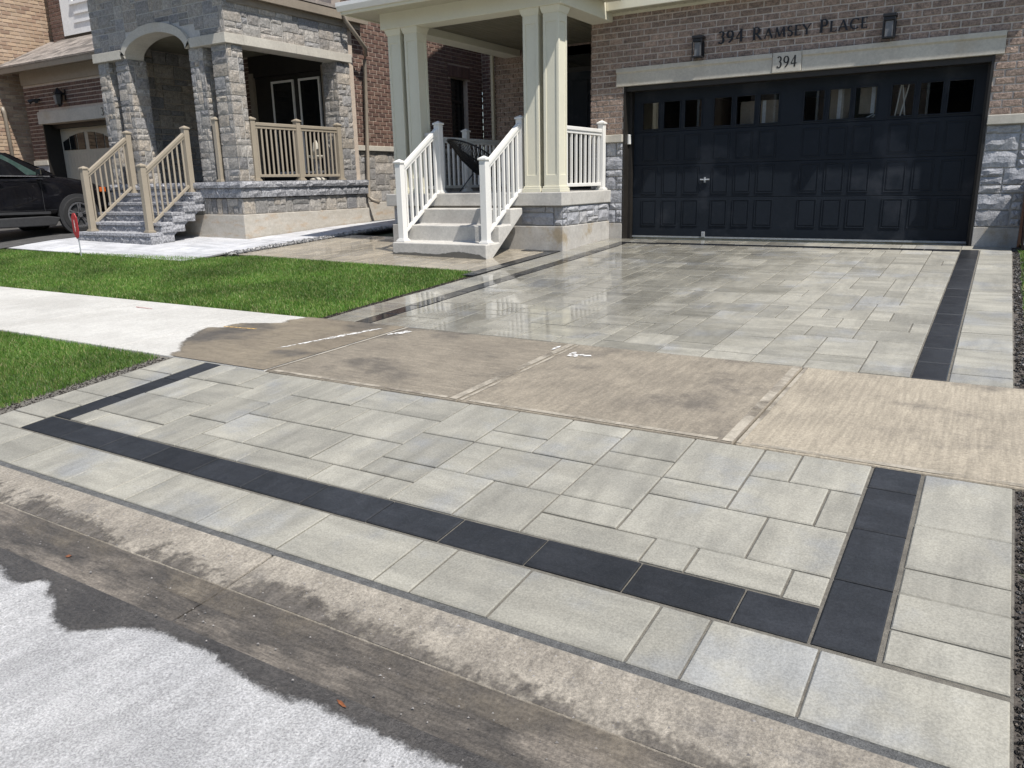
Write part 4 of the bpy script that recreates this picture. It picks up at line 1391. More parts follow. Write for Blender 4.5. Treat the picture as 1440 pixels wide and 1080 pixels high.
# ---- precast front steps
st = MB()
st.prism([(-2.72, -0.30), (-2.72, 0.080), (-2.37, 0.083), (-2.37, 0.318), (-2.04, 0.321), (-2.04, 0.546), (-1.705, 0.549), (-1.705, 0.46),
          (-2.60, -0.16), (-2.60, -0.30)], 'x', -2.56, -0.86)
st.build('front_steps', 'step_concrete', bevel=0.014, label='pale precast concrete steps up to the cream-columned porch', cat='steps')
# hose water wicking up the lowest riser
wv = []
r_ = random.Random(2)
nn = 60
for i in range(nn + 1):
    x = -2.555 + 1.69 * i / nn
    t = i / nn
    h = 0.035 + 0.012 * math.sin(7 * t) + r_.uniform(-.006, .006)
    if t > .45:
        h += 0.055 * math.exp(-((t - .72) / .16) ** 2)
    if t > 0.94:
        h -= (t - .94) * 0.9
    wv.append((x, h))
wb = MB()
g0 = gz(-1.7, -2.72)
vs = [(x, -2.7225, g0 - 0.05) for x, h in wv] + [(x, -2.7225, g0 + max(.004, h)) for x, h in wv]
wb.add(vs, [(i, i + 1, nn + 2 + i, nn + 1 + i) for i in range(nn)])
wb.build('damp_stain', 'step_wet', bpy.data.objects['front_steps'])


# ---- railings: every post, rail and baluster its own part
def railing(name, posts, spans, m, label, group=None, pw=0.10, bw=0.032, rnd=False, rail=(0.06, 0.05), cat='railing'):
    """posts: (x,y,z0,z1). spans: (p0,p1,zt0,zt1,zb0,zb1,count)"""
    c = posts[0] if posts else spans[0][0]
    t = thing(name, (c[0], c[1], c[2]), label, cat, group)
    for (x, y, z0, z1) in posts:
        h = pw / 2
        p = MB().box(x - h, x + h, y - h, y + h, z0, z1 - .04).build('post', m, t, bevel=0.006)
        q = h + .014
        MB().box(x - q, x + q, y - q, y + q, z1 - .041, z1 - .02).add(
            [(x - q, y - q, z1 - .02), (x + q, y - q, z1 - .02), (x + q, y + q, z1 - .02), (x - q, y + q, z1 - .02), (x, y, z1 + .018)],
            [(0, 1, 4), (1, 2, 4), (2, 3, 4), (3, 0, 4)]).build('post_cap', m, p)
        MB().box(x - q - .012, x + q + .012, y - q - .012, y + q + .012, z0 - .002, z0 + .022).box(x - q, x + q, y - q, y + q, z0 + .022, z0 + .04).build(
            'post_base', m, p, bevel=0.005)
    for (p0, p1, a0, a1, b0, b1, n) in spans:
        P0, P1 = Vector((*p0[:2], 0)), Vector((*p1[:2], 0))
        MB().sweep((P0.x, P0.y, a0), (P1.x, P1.y, a1), rail[0], rail[1]).build('top_rail', m, t, bevel=0.008)
        MB().sweep((P0.x, P0.y, a0 - rail[1] * .85), (P1.x, P1.y, a1 - rail[1] * .85), rail[0] * .62, rail[1] * .8).build('under_rail', m, t)
        MB().sweep((P0.x, P0.y, b0), (P1.x, P1.y, b1), 0.045, 0.05).build('bottom_rail', m, t, bevel=0.006)
        for k in range(n):
            s = (k + .5) / n
            q = P0.lerp(P1, s)
            za, zb = a0 + (a1 - a0) * s - rail[1] * 1.1, b0 + (b1 - b0) * s + .02
            b = MB()
            if rnd:
                b.tube([(q.x, q.y, zb), (q.x, q.y, za)], bw / 2, 10)
            else:
                b.box(q.x - bw / 2, q.x + bw / 2, q.y - bw / 2, q.y + bw / 2, zb, za)
            b.build('baluster', m, t, smooth=False)
    return t


for x, lab in ((-2.47, 'white stair railing on the left of the porch steps'), (-0.96, 'white stair railing on the right of the porch steps')):
    railing('stair_railing', [(x, -2.56, 0.083, 1.27), (x, -1.56, 0.772, 1.86)], [((x, -2.505), (x, -1.615), 1.165, 1.735, 0.225, 0.80, 7)], 'rail_white',
            lab, 'white stair railings', pw=0.105, bw=0.036, rail=(0.07, 0.06))
railing('porch_railing', [(-0.33, -0.09, 0.772, 1.83)], [((-0.33, -1.38), (-0.33, -0.145), 1.68, 1.68, 0.865, 0.865, 8)], 'rail_white',
        'white porch railing between the right columns and the garage wall', 'white level porch railings', rail=(0.075, 0.055))
railing('porch_railing', [(-3.20, 0.25, 0.772, 1.86), (-3.20, 1.85, 0.772, 1.86)],
        [((-3.20, -1.37), (-3.20, 0.20), 1.68, 1.68, 0.865, 0.865, 11), ((-3.20, 0.30), (-3.20, 1.80), 1.68, 1.68, 0.865, 0.865, 11)], 'rail_white',
        'white railing in shade along the far side of the porch', 'white level porch railings', rail=(0.075, 0.055))
for a, b_ in ((-2.755, -2.525), (-0.905, -0.858)):
    railing('railing_stub', [], [((a, -1.53, 0.77), (b_, -1.53, 0.77), 1.68, 1.68, 0.865, 0.865, 2 if b_ - a > .1 else 0)], 'rail_white',
            'short white railing stub by the left column pair' if a < -2 else 'short white railing stub by the right column pair', 'short porch railing stubs')


# ---- black cord chairs on the porch
def cord_chair(loc, rz, label):
    t = thing('cord_chair', loc, label, 'chair', 'black cord chairs on the porch')
    c, s = math.cos(rz), math.sin(rz)

    def W(p):
        return (loc[0] + p[0] * c - p[1] * s, loc[1] + p[0] * s + p[1] * c, loc[2] + p[2])
    ringp, hub = [], (0, -0.03, 0.27)
    for k in range(28):
        a = 2 * math.pi * k / 28
        yy = math.sin(a)
        ringp.append((0.38 * math.cos(a), 0.12 + 0.46 * yy, 0.62 + 0.26 * yy + .03 * math.cos(2 * a)))
    MB().tube([W(p) for p in ringp], 0.014, 8, True).build('rim', 'metal_black', t, smooth=True)
    MB().tube([W((0.10 * math.cos(k * .52), -0.0 + 0.09 * math.sin(k * .52), 0.285 + .02 * math.sin(k * .52))) for k in range(12)], 0.01, 6, True).build(
        'hub_ring', 'metal_black', t, smooth=True)
    for k in range(80):
        a = 2 * math.pi * k / 80
        yy = math.sin(a)
        p = (0.38 * math.cos(a), 0.12 + 0.46 * yy, 0.62 + 0.26 * yy + .03 * math.cos(2 * a))
        q = (0.10 * math.cos(a), 0.09 * math.sin(a), 0.285 + .02 * yy)
        mid = tuple((u + v) / 2 for u, v in zip(p, q))
        mid = (mid[0], mid[1], mid[2] - 0.045)
        MB().tube([W(p), W(mid), W(q)], 0.0075, 5).build('cord', 'metal_black', t)
    for (a, b_) in ((0.30, -0.28), (-0.30, -0.28), (0.0, 0.42)):
        MB().tube([W((a * .45, b_ * .4, 0.29)), W((a, b_, 0.012))], 0.010, 8).build('leg', 'metal_black', t)
    return t


cord_chair((-2.35, -0.55, 0.772), math.radians(150), 'black cord chair behind the left stair railing')
cord_chair((-1.60, 1.05, 0.772), math.radians(165), 'black cord chair further back by the front door')


# ------------------------------------------------------------------ neighbour's house
N = thing('stone_porch_house', (-9.0, 3.0, 0.1), 'dark red brick house with grey stone arched porch and tan railings', 'house')
FX0, FX1, FY, RX = -10.50, -6.57, -2.10, -6.57
# porch core (mortar), then stones on front and right faces
MB().box(FX0, FX1 - .03, FY + .03, 1.0, 0.72, 0.92).build('porch_core', 'mortar_grey', N)
MB().box(FX0 - .02, RX + .01, FY - .01, 1.30, -0.3, 0.44).build('porch_foundation', 'foundation_tan', N, bevel=0.01)
sb = wall_back('porch_base', 'mortar_grey', N, [(FX0, RX - .03, FY + .03, 1.25, 0.44, 0.74)])
lay(sb, ashlar(-7.75, RX, 0.445, 0.735, 0.15, 0.145, seed=11, sizes=[(2, 1, 2), (1, 1, 2), (2, 2, 3), (1, 2, 2)]), RK['veneer'], 'veneer', '-y', FY + .03, 0.026, 'stone')
lay(sb, ashlar(FY, 1.25, 0.445, 0.735, 0.15, 0.145, seed=12, sizes=[(2, 1, 2), (1, 1, 2), (2, 2, 4), (1, 2, 2), (3, 1, 1)]), RK['veneer'], 'veneer', '+x', RX - .03, 0.026, 'stone')
# two granite courses under the porch floor
for (z0, z1, ov, L) in ((0.745, 0.915, 0.06, 0.55), (0.920, 1.03, 0.10, 0.9)):
    gb = MB().box(FX0, RX + ov - .05, FY - ov + .05, 1.28, z0, z1 - .001).build('porch_course', 'granite', N)
    u = FX0
    while u < RX + ov - .05:
        e = min(u + L * rng.uniform(.7, 1.2), RX + ov - .02)
        piece('granite_slab', rng.choice(GR), ((u + e) / 2, FY - ov + .06, (z0 + z1) / 2), 0, (e - u - .006, .06, z1 - z0 - .004), gb)
        u = e
    u = FY - ov + .05
    while u < 1.27:
        e = min(u + L * rng.uniform(.7, 1.2), 1.28)
        piece('granite_slab', rng.choice(GR), (RX + ov - .06, (u + e) / 2, (z0 + z1) / 2), math.pi / 2, (e - u - .006, .06, z1 - z0 - .004), gb)
        u = e
# pillars
PIL = [(-10.45, -10.07, FY, -1.72), (-9.86, -9.44, FY, -1.68), (-7.62, -7.22, FY, -1.70), (-7.0, RX, FY, -1.74), (-7.0, RX, 0.60, 1.0)]
for k, (a, b_, c, d) in enumerate(PIL):
    p = MB().box(a + .025, b_ - .025, c + .025, d - .02, 1.03, 3.37).build('pillar', 'mortar_grey', N)
    sz = [(2, 1, 3), (1, 1, 2), (2, 2, 4), (1, 2, 2), (3, 2, 3), (3, 1, 2)]
    lay(p, ashlar(a, b_, 1.035, 3.362, 0.125, 0.105, seed=20 + k, sizes=sz), RK['veneer'], 'veneer', '-y', c + .03, 0.028, 'stone')
    lay(p, ashlar(c, d, 1.035, 3.362, 0.125, 0.105, seed=30 + k, sizes=sz), RK['veneer'], 'veneer', '+x', b_ - .03, 0.028, 'stone')
# lintel band with the arch
AX0, AX1 = -9.44, -7.62
axc, ahw = (AX0 + AX1) / 2, (AX1 - AX0) / 2
MB().box(FX0, AX0 - .13, FY - .045, FY + .36, 3.365, 3.53).build('lintel', 'limestone', N, bevel=0.006)
MB().box(AX1 + .13, RX + .04, FY - .045, FY + .36, 3.365, 3.53).build('lintel', 'limestone', N, bevel=0.006)
MB().box(RX - .36, RX + .043, FY + .362, -0.5, 3.366, 3.53).build('lintel', 'limestone', N, bevel=0.006)
MB().box(RX - .36, RX + .043, -0.495, 1.02, 3.366, 3.53).build('lintel', 'limestone', N, bevel=0.006)
ab = MB()
na = 24
inn = [(axc - ahw * math.cos(math.pi * i / na), 3.365 + 0.36 * math.sin(math.pi * i / na)) for i in range(na + 1)]
out = [(axc - (ahw + .129) * math.cos(math.pi * i / na), 3.365 + 0.525 * math.sin(math.pi * i / na)) for i in range(na + 1)]
out = [(x, max(z, 3.53) if i in (0, na) else z) for i, (x, z) in enumerate(out)]
vs = [(x, y, z) for y in (FY - .05, FY + .36) for x, z in inn + out]
k_ = na + 1
fs = []
for i in range(na):
    fs += [(i, i + 1, k_ + i + 1, k_ + i), (2 * k_ + i, 2 * k_ + k_ + i, 2 * k_ + k_ + i + 1, 2 * k_ + i + 1),
           (i + 1, i, 2 * k_ + i, 2 * k_ + i + 1), (k_ + i, k_ + i + 1, 3 * k_ + i + 1, 3 * k_ + i)]
fs += [(0, k_, 3 * k_, 2 * k_), (k_ - 1, 2 * k_ - 1, 4 * k_ - 1, 3 * k_ - 1)]
ab.add(vs, fs).build('arch', 'limestone', N)
# stone wall above the band (front has the arch cut out)
up = MB()
zt_ = 4.75
prev = None
pts = [(FX0 + .02, 3.53)] + [(x, z + .002) for x, z in out if z >= 3.53] + [(RX - .03, 3.53)]
for (x0, z0), (x1, z1) in zip(pts, pts[1:]):
    up.prism([(x0, z0), (x1, z1), (x1, zt_), (x0, zt_)], 'y', FY + .02, FY + .34)
up.box(RX - .34, RX - .03, FY + .34, 1.0, 3.53, 4.16)
uw = up.build('upper_stone_wall', 'mortar_grey', N)
its = []
for (u0, u1, z0, z1) in ashlar(FX0, RX, 3.535, 4.75, 0.135, 0.115, seed=51):
    def az(x):
        q = 1 - ((x - axc) / (ahw + .13)) ** 2
        return 3.365 + 0.525 * math.sqrt(q) if q > 0 else 0
    lim = max(az(u0), az(u1), az((u0 + u1) / 2))
    if z1 <= lim + .02:
        continue
    its.append((u0, u1, max(z0, lim + .006), z1))
lay(uw, its, RK['veneer'], 'veneer', '-y', FY + .025, 0.024, 'stone')
lay(uw, ashlar(FY, 1.0, 3.535, 4.15, 0.135, 0.1025, seed=52), RK['veneer'], 'veneer', '+x', RX - .028, 0.024, 'stone')
# eaves of the porch
MB().box(RX - .02, RX + .10, FY - .25, 1.5, 4.16, 4.19).build('soffit', 'downspout_tan', N)
MB().box(RX - .02, RX + .02, FY + .1, 1.36, 4.04, 4.158).build('frieze', 'downspout_tan', N)
MB().box(RX + .101, RX + .13, FY - .25, 1.5, 4.15, 4.30).build('fascia', 'downspout_tan', N)
MB().box(FX0 - .1, RX + .12, FY - .26, FY + .0, 4.78, 4.81).build('soffit', 'downspout_tan', N)
MB().prism([(FX0 - .2, 4.82), (RX + .14, 4.32), (RX + .14, 4.38), (FX0 - .2, 4.95)], 'y', FY - .27, 1.5).build('porch_roof', 'shingle', N)
# porch interior: ceiling, back wall with glazed double door
MB().box(FX0, RX - .34, FY + .34, 1.0, 3.76, 3.82).build('porch_ceiling', 'trim_ceiling', N)
MB().box(FX0, RX + .03, FY - .03, 1.25, 1.022, 1.034).build('porch_floor', 'granite', N)
bw_ = wall_back('porch_back_wall', 'mortar_pale', N, [(FX0, -9.62, 1.0, 1.2, 1.03, 4.1), (-7.22, RX - .1, 1.0, 1.2, 1.03, 4.1), (-9.62, -7.22, 1.05, 1.2, 3.3, 4.1),
                                                     (FX0, FX0 + .12, -1.7, 1.0, 1.03, 4.1)])
lay(bw_, courses(FX0 + .12, -9.62, 1.04, 3.75, 0.222, 0.09, 0.019, (), 61) + courses(-7.22, RX - .1, 1.04, 3.75, 0.222, 0.09, 0.019, (), 62), BR['brick_dark'],
    'brick_dark', '-y', 1.003, 0.02, 'brick')
lay(bw_, ashlar(-1.7, 1.0, 1.04, 4.0, 0.16, 0.13, seed=64), RK['veneer'], 'veneer', '+x', FX0 + .118, 0.05, 'stone')
MB().box(-9.62, -7.22, 0.985, 1.049, 3.305, 3.755).build('shade_panel', 'trim_black', N)  # black panel added to put the porch's shade above the door
nd = MB().box(-9.50, -7.34, 1.02, 1.10, 1.03, 3.30).build('entry_door', 'trim_black', N)
for (a, b_) in ((-8.93, -8.27), (-8.08, -7.48)):
    ring(MB(), a + .03, b_ - .03, 1.25, 3.14, 0.045, 0.985, 1.019).build('window_frame', 'rail_white', nd)
    MB().box(a + .03, b_ - .03, 1.00, 1.018, 1.25, 3.14).build('pane', 'glass_dark', nd)
for a in (-9.62, -7.36):
    MB().box(a, a + .14, 0.95, 1.019, 1.034, 3.40).build('door_casing', 'downspout_tan', N)
# side wall towards us
SX = -6.74
sw = wall_back('side_wall', 'mortar_pale', N, [(SX - .25, SX - .016, 1.02, 4.79, 1.6, 6.4), (SX - .25, SX - .016, 5.52, 6.2, 1.6, 6.4),
                                               (SX - .25, SX - .016, 4.79, 5.52, 3.47, 6.4), (SX - .25, SX - .016, 4.79, 5.52, 1.6, 1.95)])
lay(sw, courses(1.03, 6.2, 1.765, 4.65, 0.225, 0.0885, 0.019, [(4.79, 5.52, 1.95, 3.475), (4.68, 5.63, 3.47, 3.76)], 71), BR['brick_dark'], 'brick_dark', '+x', SX - .018,
    0.014, 'brick')
for k in range(12):
    piece('soldier_brick', BR['brick_dark'][k % 5], (SX - .018, 4.72 + k * .079, 3.617), math.pi / 2, (.068, .03, .275), sw)
MB().box(SX - .22, SX - .18, 4.79, 5.52, 1.95, 3.47).build('side_window', 'glass_dark', N)
ring(MB(), 0, 0, 0, 0, 0, 0, 0)
MB().box(SX - .178, SX - .14, 4.80, 4.86, 1.95, 3.46).box(SX - .178, SX - .14, 5.45, 5.51, 1.95, 3.46).box(SX - .178, SX - .14, 4.86, 5.45, 2.9, 2.96).build(
    'window_frame', 'trim_black', N)
MB().box(SX - .2, SX + .06, 1.03, 6.2, 1.645, 1.755).build('sill_course', 'limestone', N, bevel=0.01)
ss = wall_back('stone_plinth', 'mortar_grey', N, [(SX - .25, SX - .01, 1.02, 6.2, 0.55, 1.64)])
lay(ss, ashlar(1.03, 6.2, 0.56, 1.64, 0.15, 0.12, seed=73), RK['veneer'], 'veneer', '+x', SX - .012, 0.024, 'stone')
MB().box(SX - .25, SX + .02, 1.31, 6.2, -0.3, 0.548).build('foundation', 'foundation_tan', N, bevel=0.01)
rw = wall_back('rear_return', 'mortar_pale', N, [(SX - .02, SX + .55, 6.218, 6.5, 0.0, 6.4)])
lay(rw, courses(SX, SX + .55, 0.3, 4.6, 0.225, 0.0885, 0.019, (), 75), BR['brick_dark'], 'brick_dark', '-y', 6.22, 0.02, 'brick')
# downspout with its elbows
dp = [(RX + .17, 0.70, 4.40), (RX + .19, 0.74, 4.12), (RX + .12, 1.38, 3.68), (RX - .03, 1.52, 3.58), (SX + .09, 1.55, 3.48), (SX + .09, 1.40, 0.68), (SX + .16, 1.44, 0.60),
      (SX + .30, 1.50, 0.55)]
MB().tube(dp, 0.042, 10).build('downspout', 'downspout_tan', N, smooth=True)
# garage wing
GY = -0.95
gwn = wall_back('garage_wall', 'mortar_pale', N, [(-15.5, -14.87, GY + .016, GY + .3, 1.55, 3.42), (-14.87, -10.46, GY + .016, GY + .3, 2.5, 3.42)])
lay(gwn, courses(-15.5, -10.46, 1.70, 3.41, 0.225, 0.0885, 0.019, [(-14.98, -10.4, 2.50, 2.79), (-14.87, -10.4, 1.0, 2.51)], 81), BR['brick_dark'], 'brick_dark', '-y',
    GY + .018, 0.014, 'brick')
nl = MB().box(-14.97, -12.42, GY - .04, GY + .02, 2.505, 2.785).box(-12.415, -10.5, GY - .042, GY + .02, 2.505, 2.785).build('garage_lintel', 'limestone', N, bevel=0.005)
letters('39', -12.32, -12.02, 2.56, [0.17] * 2, GY - .0425, 0.002, 'trim_black', nl, 'numeral')
MB().box(-15.5, -14.87, GY - .03, GY + .3, 1.55, 1.66).build('sill', 'limestone', N, bevel=0.006)
MB().box(-15.5, -14.87, GY, GY + .3, -0.2, 1.548).build('stone_pier', 'veneer_grey', N)
ngd = MB().box(-14.83, -10.6, GY + .38, GY + .43, 0.05, 2.50).build('garage_door', 'garage_tan', N)
MB().box(-14.869, -14.83, GY - .005, GY + .44, 0.0, 2.50).box(-14.83, -10.5, GY + .2, GY + .37, 2.40, 2.50).build('door_frame', 'trim_black', N)  # black colour stands in for the shadow in the garage reveal
for a, b_, t0, t1 in ((-14.75, -14.49, 2.10, 2.18), (-14.45, -14.16, 2.21, 2.26), (-14.12, -13.82, 2.27, 2.29), (-13.65, -13.36, 2.29, 2.27), (-13.32, -13.02, 2.26, 2.21), (-12.98, -12.7, 2.18, 2.10)):
    MB().prism([(a, 1.90), (b_, 1.90), (b_, t1), (a, t0)], 'y', GY + .365, GY + .379).build('pane', 'glass_dark', ngd)
for i in range(30):
    MB().box(-14.8 + i * .14, -14.668 + i * .14, GY + .370, GY + .3795, 0.1, 1.8).build('door_board', 'garage_tan', ngd)
MB().box(-15.7, -10.46, GY - .38, GY + .02, 3.72, 3.745).build('soffit', 'downspout_tan', N)
MB().box(-15.5, -10.46, GY - .03, GY + .018, 3.42, 3.72).build('frieze', 'downspout_tan', N)
MB().box(-15.9, -10.46, GY - .42, GY - .382, 3.66, 3.80).build('fascia', 'downspout_tan', N)
# shingled skirt roof: courses of shingles
sk = MB().prism([(GY - .45, 3.79), (0.12, 4.60), (0.12, 4.50), (GY - .40, 3.74)], 'x', -15.9, -10.46).build('skirt_roof', 'shingle', N)
sh = MB().box(-.5, .5, -1, 0, -.5, .5).mesh('shingle', 'shingle', True)
for j in range(9):
    x = -15.9 + (j * 0.09)
    while x < -10.5:
        wd = rng.uniform(.16, .42)
        y = GY - .45 + j * .172
        z = 3.79 + (y - GY + .45) * 0.533
        o = piece('shingle', sh, ((x + wd / 2), y + .18, z + .105), 0, (wd - .012, .19, .024), sk)
        o.rotation_euler = (math.atan(0.533), 0, 0)
        x += wd
# upper storey: white bay window and brick
ub = wall_back('upper_wall', 'mortar_pale', N, [(-15.5, -14.99, 0.016, 0.3, 4.3, 7), (-15.5, -15.2, 0.3, 8, 0, 7), (-10.4, -7.0, 1.22, 8, 3.46, 7)])
lay(ub, courses(-15.5, -15.0, 4.5, 5.8, 0.225, 0.0885, 0.019, (), 91), BR['brick_dark'], 'brick_dark', '-y', 0.018, 0.022, 'brick')
by = MB().box(-14.95, -10.5, -0.02, 0.3, 4.62, 6.5).build('bay_window', 'bay_white', N)
MB().box(-14.42, -13.0, -0.045, -0.022, 4.86, 4.93).box(-14.35, -13.0, -0.06, -0.022, 5.05, 5.10).box(-14.5, -13.0, -0.075, -0.022, 5.27, 5.33).build('bay_trim', 'bay_white', by)
MB().box(-14.38, -13.2, -0.03, -0.0225, 5.36, 6.3).build('pane', 'glass_dark', by)
MB().box(-14.46, -14.36, -0.06, -0.0235, 5.33, 6.3).box(-13.98, -13.93, -0.05, -0.0235, 5.33, 6.3).build('window_frame', 'bay_white', by)
MB().box(-14.96, -10.5, -0.005, 0.3, 4.50, 4.62).build('bay_base', 'trim_black', N)

# neighbour's garage lantern and the small bird-like bracket beside it
t_ = thing('coach_lantern', (-13.73, GY, 2.85), 'black coach lantern on the dark brick above the tan garage door', 'lantern')
MB().lathe([(.02, 0), (.07, .05), (.10, .26), (.12, .28), (.02, .40)], (-13.73, GY - .16, 2.83), 6).build('lamp_body', 'metal_black', t_)
MB().lathe([(.055, .0), (.088, .20), (.01, .205)], (-13.735, GY - .185, 2.875), 6).build('glass', 'glass_lamp', t_)
MB().tube([(-13.73, GY - .02, 3.1), (-13.73, GY - .12, 3.2), (-13.73, GY - .16, 3.24)], .018, 6).box(-13.79, -13.67, GY - .035, GY - .012, 2.98, 3.22).build('bracket', 'metal_black', t_)
t_ = thing('floodlight', (-14.85, GY, 3.0), 'small black twin floodlight left of the coach lantern', 'light')
MB().lathe([(.05, -.02), (.05, .02)], (-14.85, GY - .03, 3.07), 10).build('mount', 'metal_black', t_)
for s in (-1, 1):
    MB().tube([(-14.85, GY - .04, 3.07), (-14.85 + s * .07, GY - .10, 3.06), (-14.85 + s * .15, GY - .16, 3.02)], [.012, .03, .055], 10).build('lamp_head', 'metal_black', t_)

# steps of split granite with tan railings
ns = thing('granite_steps', (-8.75, -2.7, 0.0), 'split-faced grey granite steps up to the stone porch', 'steps')
nz = [-0.05, 0.16, 0.335, 0.51, 0.685, 0.858]
nx0, nx1 = -9.93, -7.62
for k in range(5):
    y = -3.32 + k * .245
    z0, z1 = nz[k], nz[k + 1]
    zb = z0 if k == 0 else z0
    b = MB().box(nx0 + .02, nx1 - .03, y + .03, min(y + .5, -2.15), z0 + .002, z1 - .002).build('step', 'granite', ns)
    MB().box(nx0, nx1, y - .02, y + .27, z1 - .055, z1).build('tread', 'granite', b, bevel=0.006)
    u = nx0
    while u < nx1 - .05:
        e = min(u + rng.uniform(.5, .9), nx1)
        piece('granite_slab', rng.choice(GR), ((u + e) / 2, y + .03, (z0 + z1 - .055) / 2), 0, (e - u - .004, .045, z1 - z0 - .058), b)
        u = e
    piece('granite_slab', rng.choice(GR), (nx1 - .03, y + .24, (z0 + z1 - .055) / 2), math.pi / 2, (.47, .045, z1 - z0 - .058), b)
MB().prism([(-3.30, -.06), (-3.05, -.06), (-2.10, .60), (-2.10, .84), (-2.35, .68), (-2.6, .50), (-2.85, .33), (-3.1, .155), (-3.30, .10)], 'x', nx0 + .04, nx1 - .036).build(
    'step_side', 'granite', ns)
for x, lab in ((-9.66, 'tan stair railing on the left of the granite steps'), (-7.86, 'tan stair railing on the right of the granite steps')):
    railing('stair_railing', [(x, -3.16, 0.165, 1.36), (x, -2.18, 0.86, 2.04)], [((x, -3.11), (x, -2.23), 1.24, 1.90, 0.30, 0.97, 8)], 'rail_tan', lab,
            'tan stair railings', pw=0.105, bw=0.036, rnd=True, rail=(0.065, 0.06))
railing('porch_railing', [(RX - .05, -1.68, 1.034, 2.16), (RX - .05, -0.57, 1.034, 2.18), (RX - .05, 0.55, 1.034, 2.16)],
        [((RX - .05, -1.63), (RX - .05, -0.62), 2.05, 2.05, 1.13, 1.13, 9), ((RX - .05, -0.52), (RX - .05, 0.50), 2.05, 2.05, 1.13, 1.13, 9)], 'rail_tan',
        'tan railing filling the side opening of the stone porch', pw=0.105, bw=0.04, rnd=True, rail=(0.07, 0.06))
railing('railing_post', [(-7.11, FY + .03, 1.034, 2.16)], [], 'rail_tan', 'lone tan post in the slot between two stone pillars', pw=0.09, cat='post')
# garden ornament behind the railing
t_ = thing('birdbath', (-6.95, 0.22, 1.034), 'pale pedestal ornament behind the tan porch railing', 'ornament')
MB().lathe([(.17, 0), (.17, .03), (.10, .06)], (-6.95, .22, 1.035), 16).build('base', 'planter', t_, smooth=True)
MB().lathe([(.07, .06), (.055, .2), (.06, .35), (.075, .42)], (-6.95, .22, 1.035), 14).build('stem', 'granite', t_, smooth=True)
MB().lathe([(.06, .42), (.15, .46), (.17, .50), (.14, .50), (.05, .47)], (-6.95, .22, 1.035), 16).build('bowl', 'planter', t_, smooth=True)
MB().lathe([(.05, .48), (.075, .60), (.05, .74), (.02, .80)], (-6.95, .22, 1.035), 12).build('finial', 'planter', t_, smooth=True)

# ------------------------------------------------------------------ third house: tan brick side wall
T = thing('tan_brick_house', (-17.5, 2.0, 0.1), 'tan brick side wall of the house behind the black car', 'house')
tw = MB().box(-22, -16.016, -4.5, 9, -0.2, 8.5).build('side_wall', 'mortar_tan', T)
lay(tw, courses(-4.4, 0.5, 1.05, 6.0, 0.235, 0.0885, 0.017, (), 95), BR['brick_tan'], 'brick_tan', '+x', -16.018, 0.014, 'brick')
MB().prism([(-23, 8.5), (-19, 10.6), (-15.6, 8.5)], 'y', -5, 9.4).build('roof', 'shingle', T)
MB().tube([(-15.94, -1.28, 2.95), (-15.94, -1.25, 2.8), (-15.94, -1.22, 0.3)], .045, 8).build('downspout', 'downspout_tan', T, smooth=True)
MB().box(-16.01, -15.94, -1.5, 0.0, 1.42, 1.56).build('sill_course', 'limestone', T)

# ------------------------------------------------------------------ black car in the neighbour's drive
car = thing('parked_car', (-12.3, -3.8, 0.075), 'black suv parked facing the garage beside the stone porch', 'car')
cx, cg = -12.30, 0.075


def Yc(s):
    return -1.50 - s      # s metres behind the front bumper


ST = [  # s, z_bottom, z_mid, z_belt, z_top(hood/deck), half width
    (0.00, .42, .58, .72, .78, .70), (0.10, .34, .58, .84, .92, .84), (0.35, .30, .60, .95, 1.06, .90), (0.90, .30, .62, 1.04, 1.14, .935),
    (1.30, .30, .64, 1.10, 1.18, .945), (2.00, .30, .64, 1.13, 1.16, .95), (3.20, .30, .64, 1.16, 1.19, .95), (4.10, .32, .66, 1.18, 1.21, .93),
    (4.55, .38, .66, 1.14, 1.17, .88), (4.70, .46, .66, 1.0, 1.03, .80)]
bb = MB()
vs = []
for s, z0, z1, z2, z3, hw in ST:
    sec = [(-hw * .93, z0), (-hw, z0 + .12), (-hw, z1), (-hw * .985, (z1 + z2) / 2), (-hw * .955, z2), (-hw * .82, z3), (0, z3 + .035)]
    sec = sec + [(-x, z) for x, z in sec[-2::-1]]
    vs += [(cx + x, Yc(s), cg + z) for x, z in sec]
m_ = 13
fs = [(i * m_ + k, i * m_ + k + 1, (i + 1) * m_ + k + 1, (i + 1) * m_ + k) for i in range(len(ST) - 1) for k in range(m_ - 1)]
fs += [(i * m_ + m_ - 1, i * m_, (i + 1) * m_, (i + 1) * m_ + m_ - 1) for i in range(len(ST) - 1)]
fs += [tuple(range(m_)), tuple(range((len(ST) - 1) * m_, len(ST) * m_))]
ob = bb.add(vs, fs).build('body', 'car_paint', car, smooth=True)
md = ob.modifiers.new('s', 'SUBSURF')
md.levels = md.render_levels = 1
# greenhouse
CS = [(1.18, 1.17, .80, 1.17, .80), (2.05, 1.15, .905, 1.62, .66), (2.40, 1.15, .91, 1.665, .67), (3.60, 1.17, .905, 1.655, .66), (4.15, 1.19, .88, 1.58, .62),
      (4.58, 1.16, .82, 1.17, .78)]
cb = MB()
vs = []
for s, zb, wb_, zt, wt in CS:
    vs += [(cx + x, Yc(s), cg + z) for x, z in ((wb_, zb), (wt, zt - .02), (wt * .6, zt + .02), (-wt * .6, zt + .02), (-wt, zt - .02), (-wb_, zb))]
fs = [(i * 6 + k, i * 6 + k + 1, (i + 1) * 6 + k + 1, (i + 1) * 6 + k) for i in range(len(CS) - 1) for k in range(5)]
cb.add(vs, fs).build('cabin', 'car_paint', car)


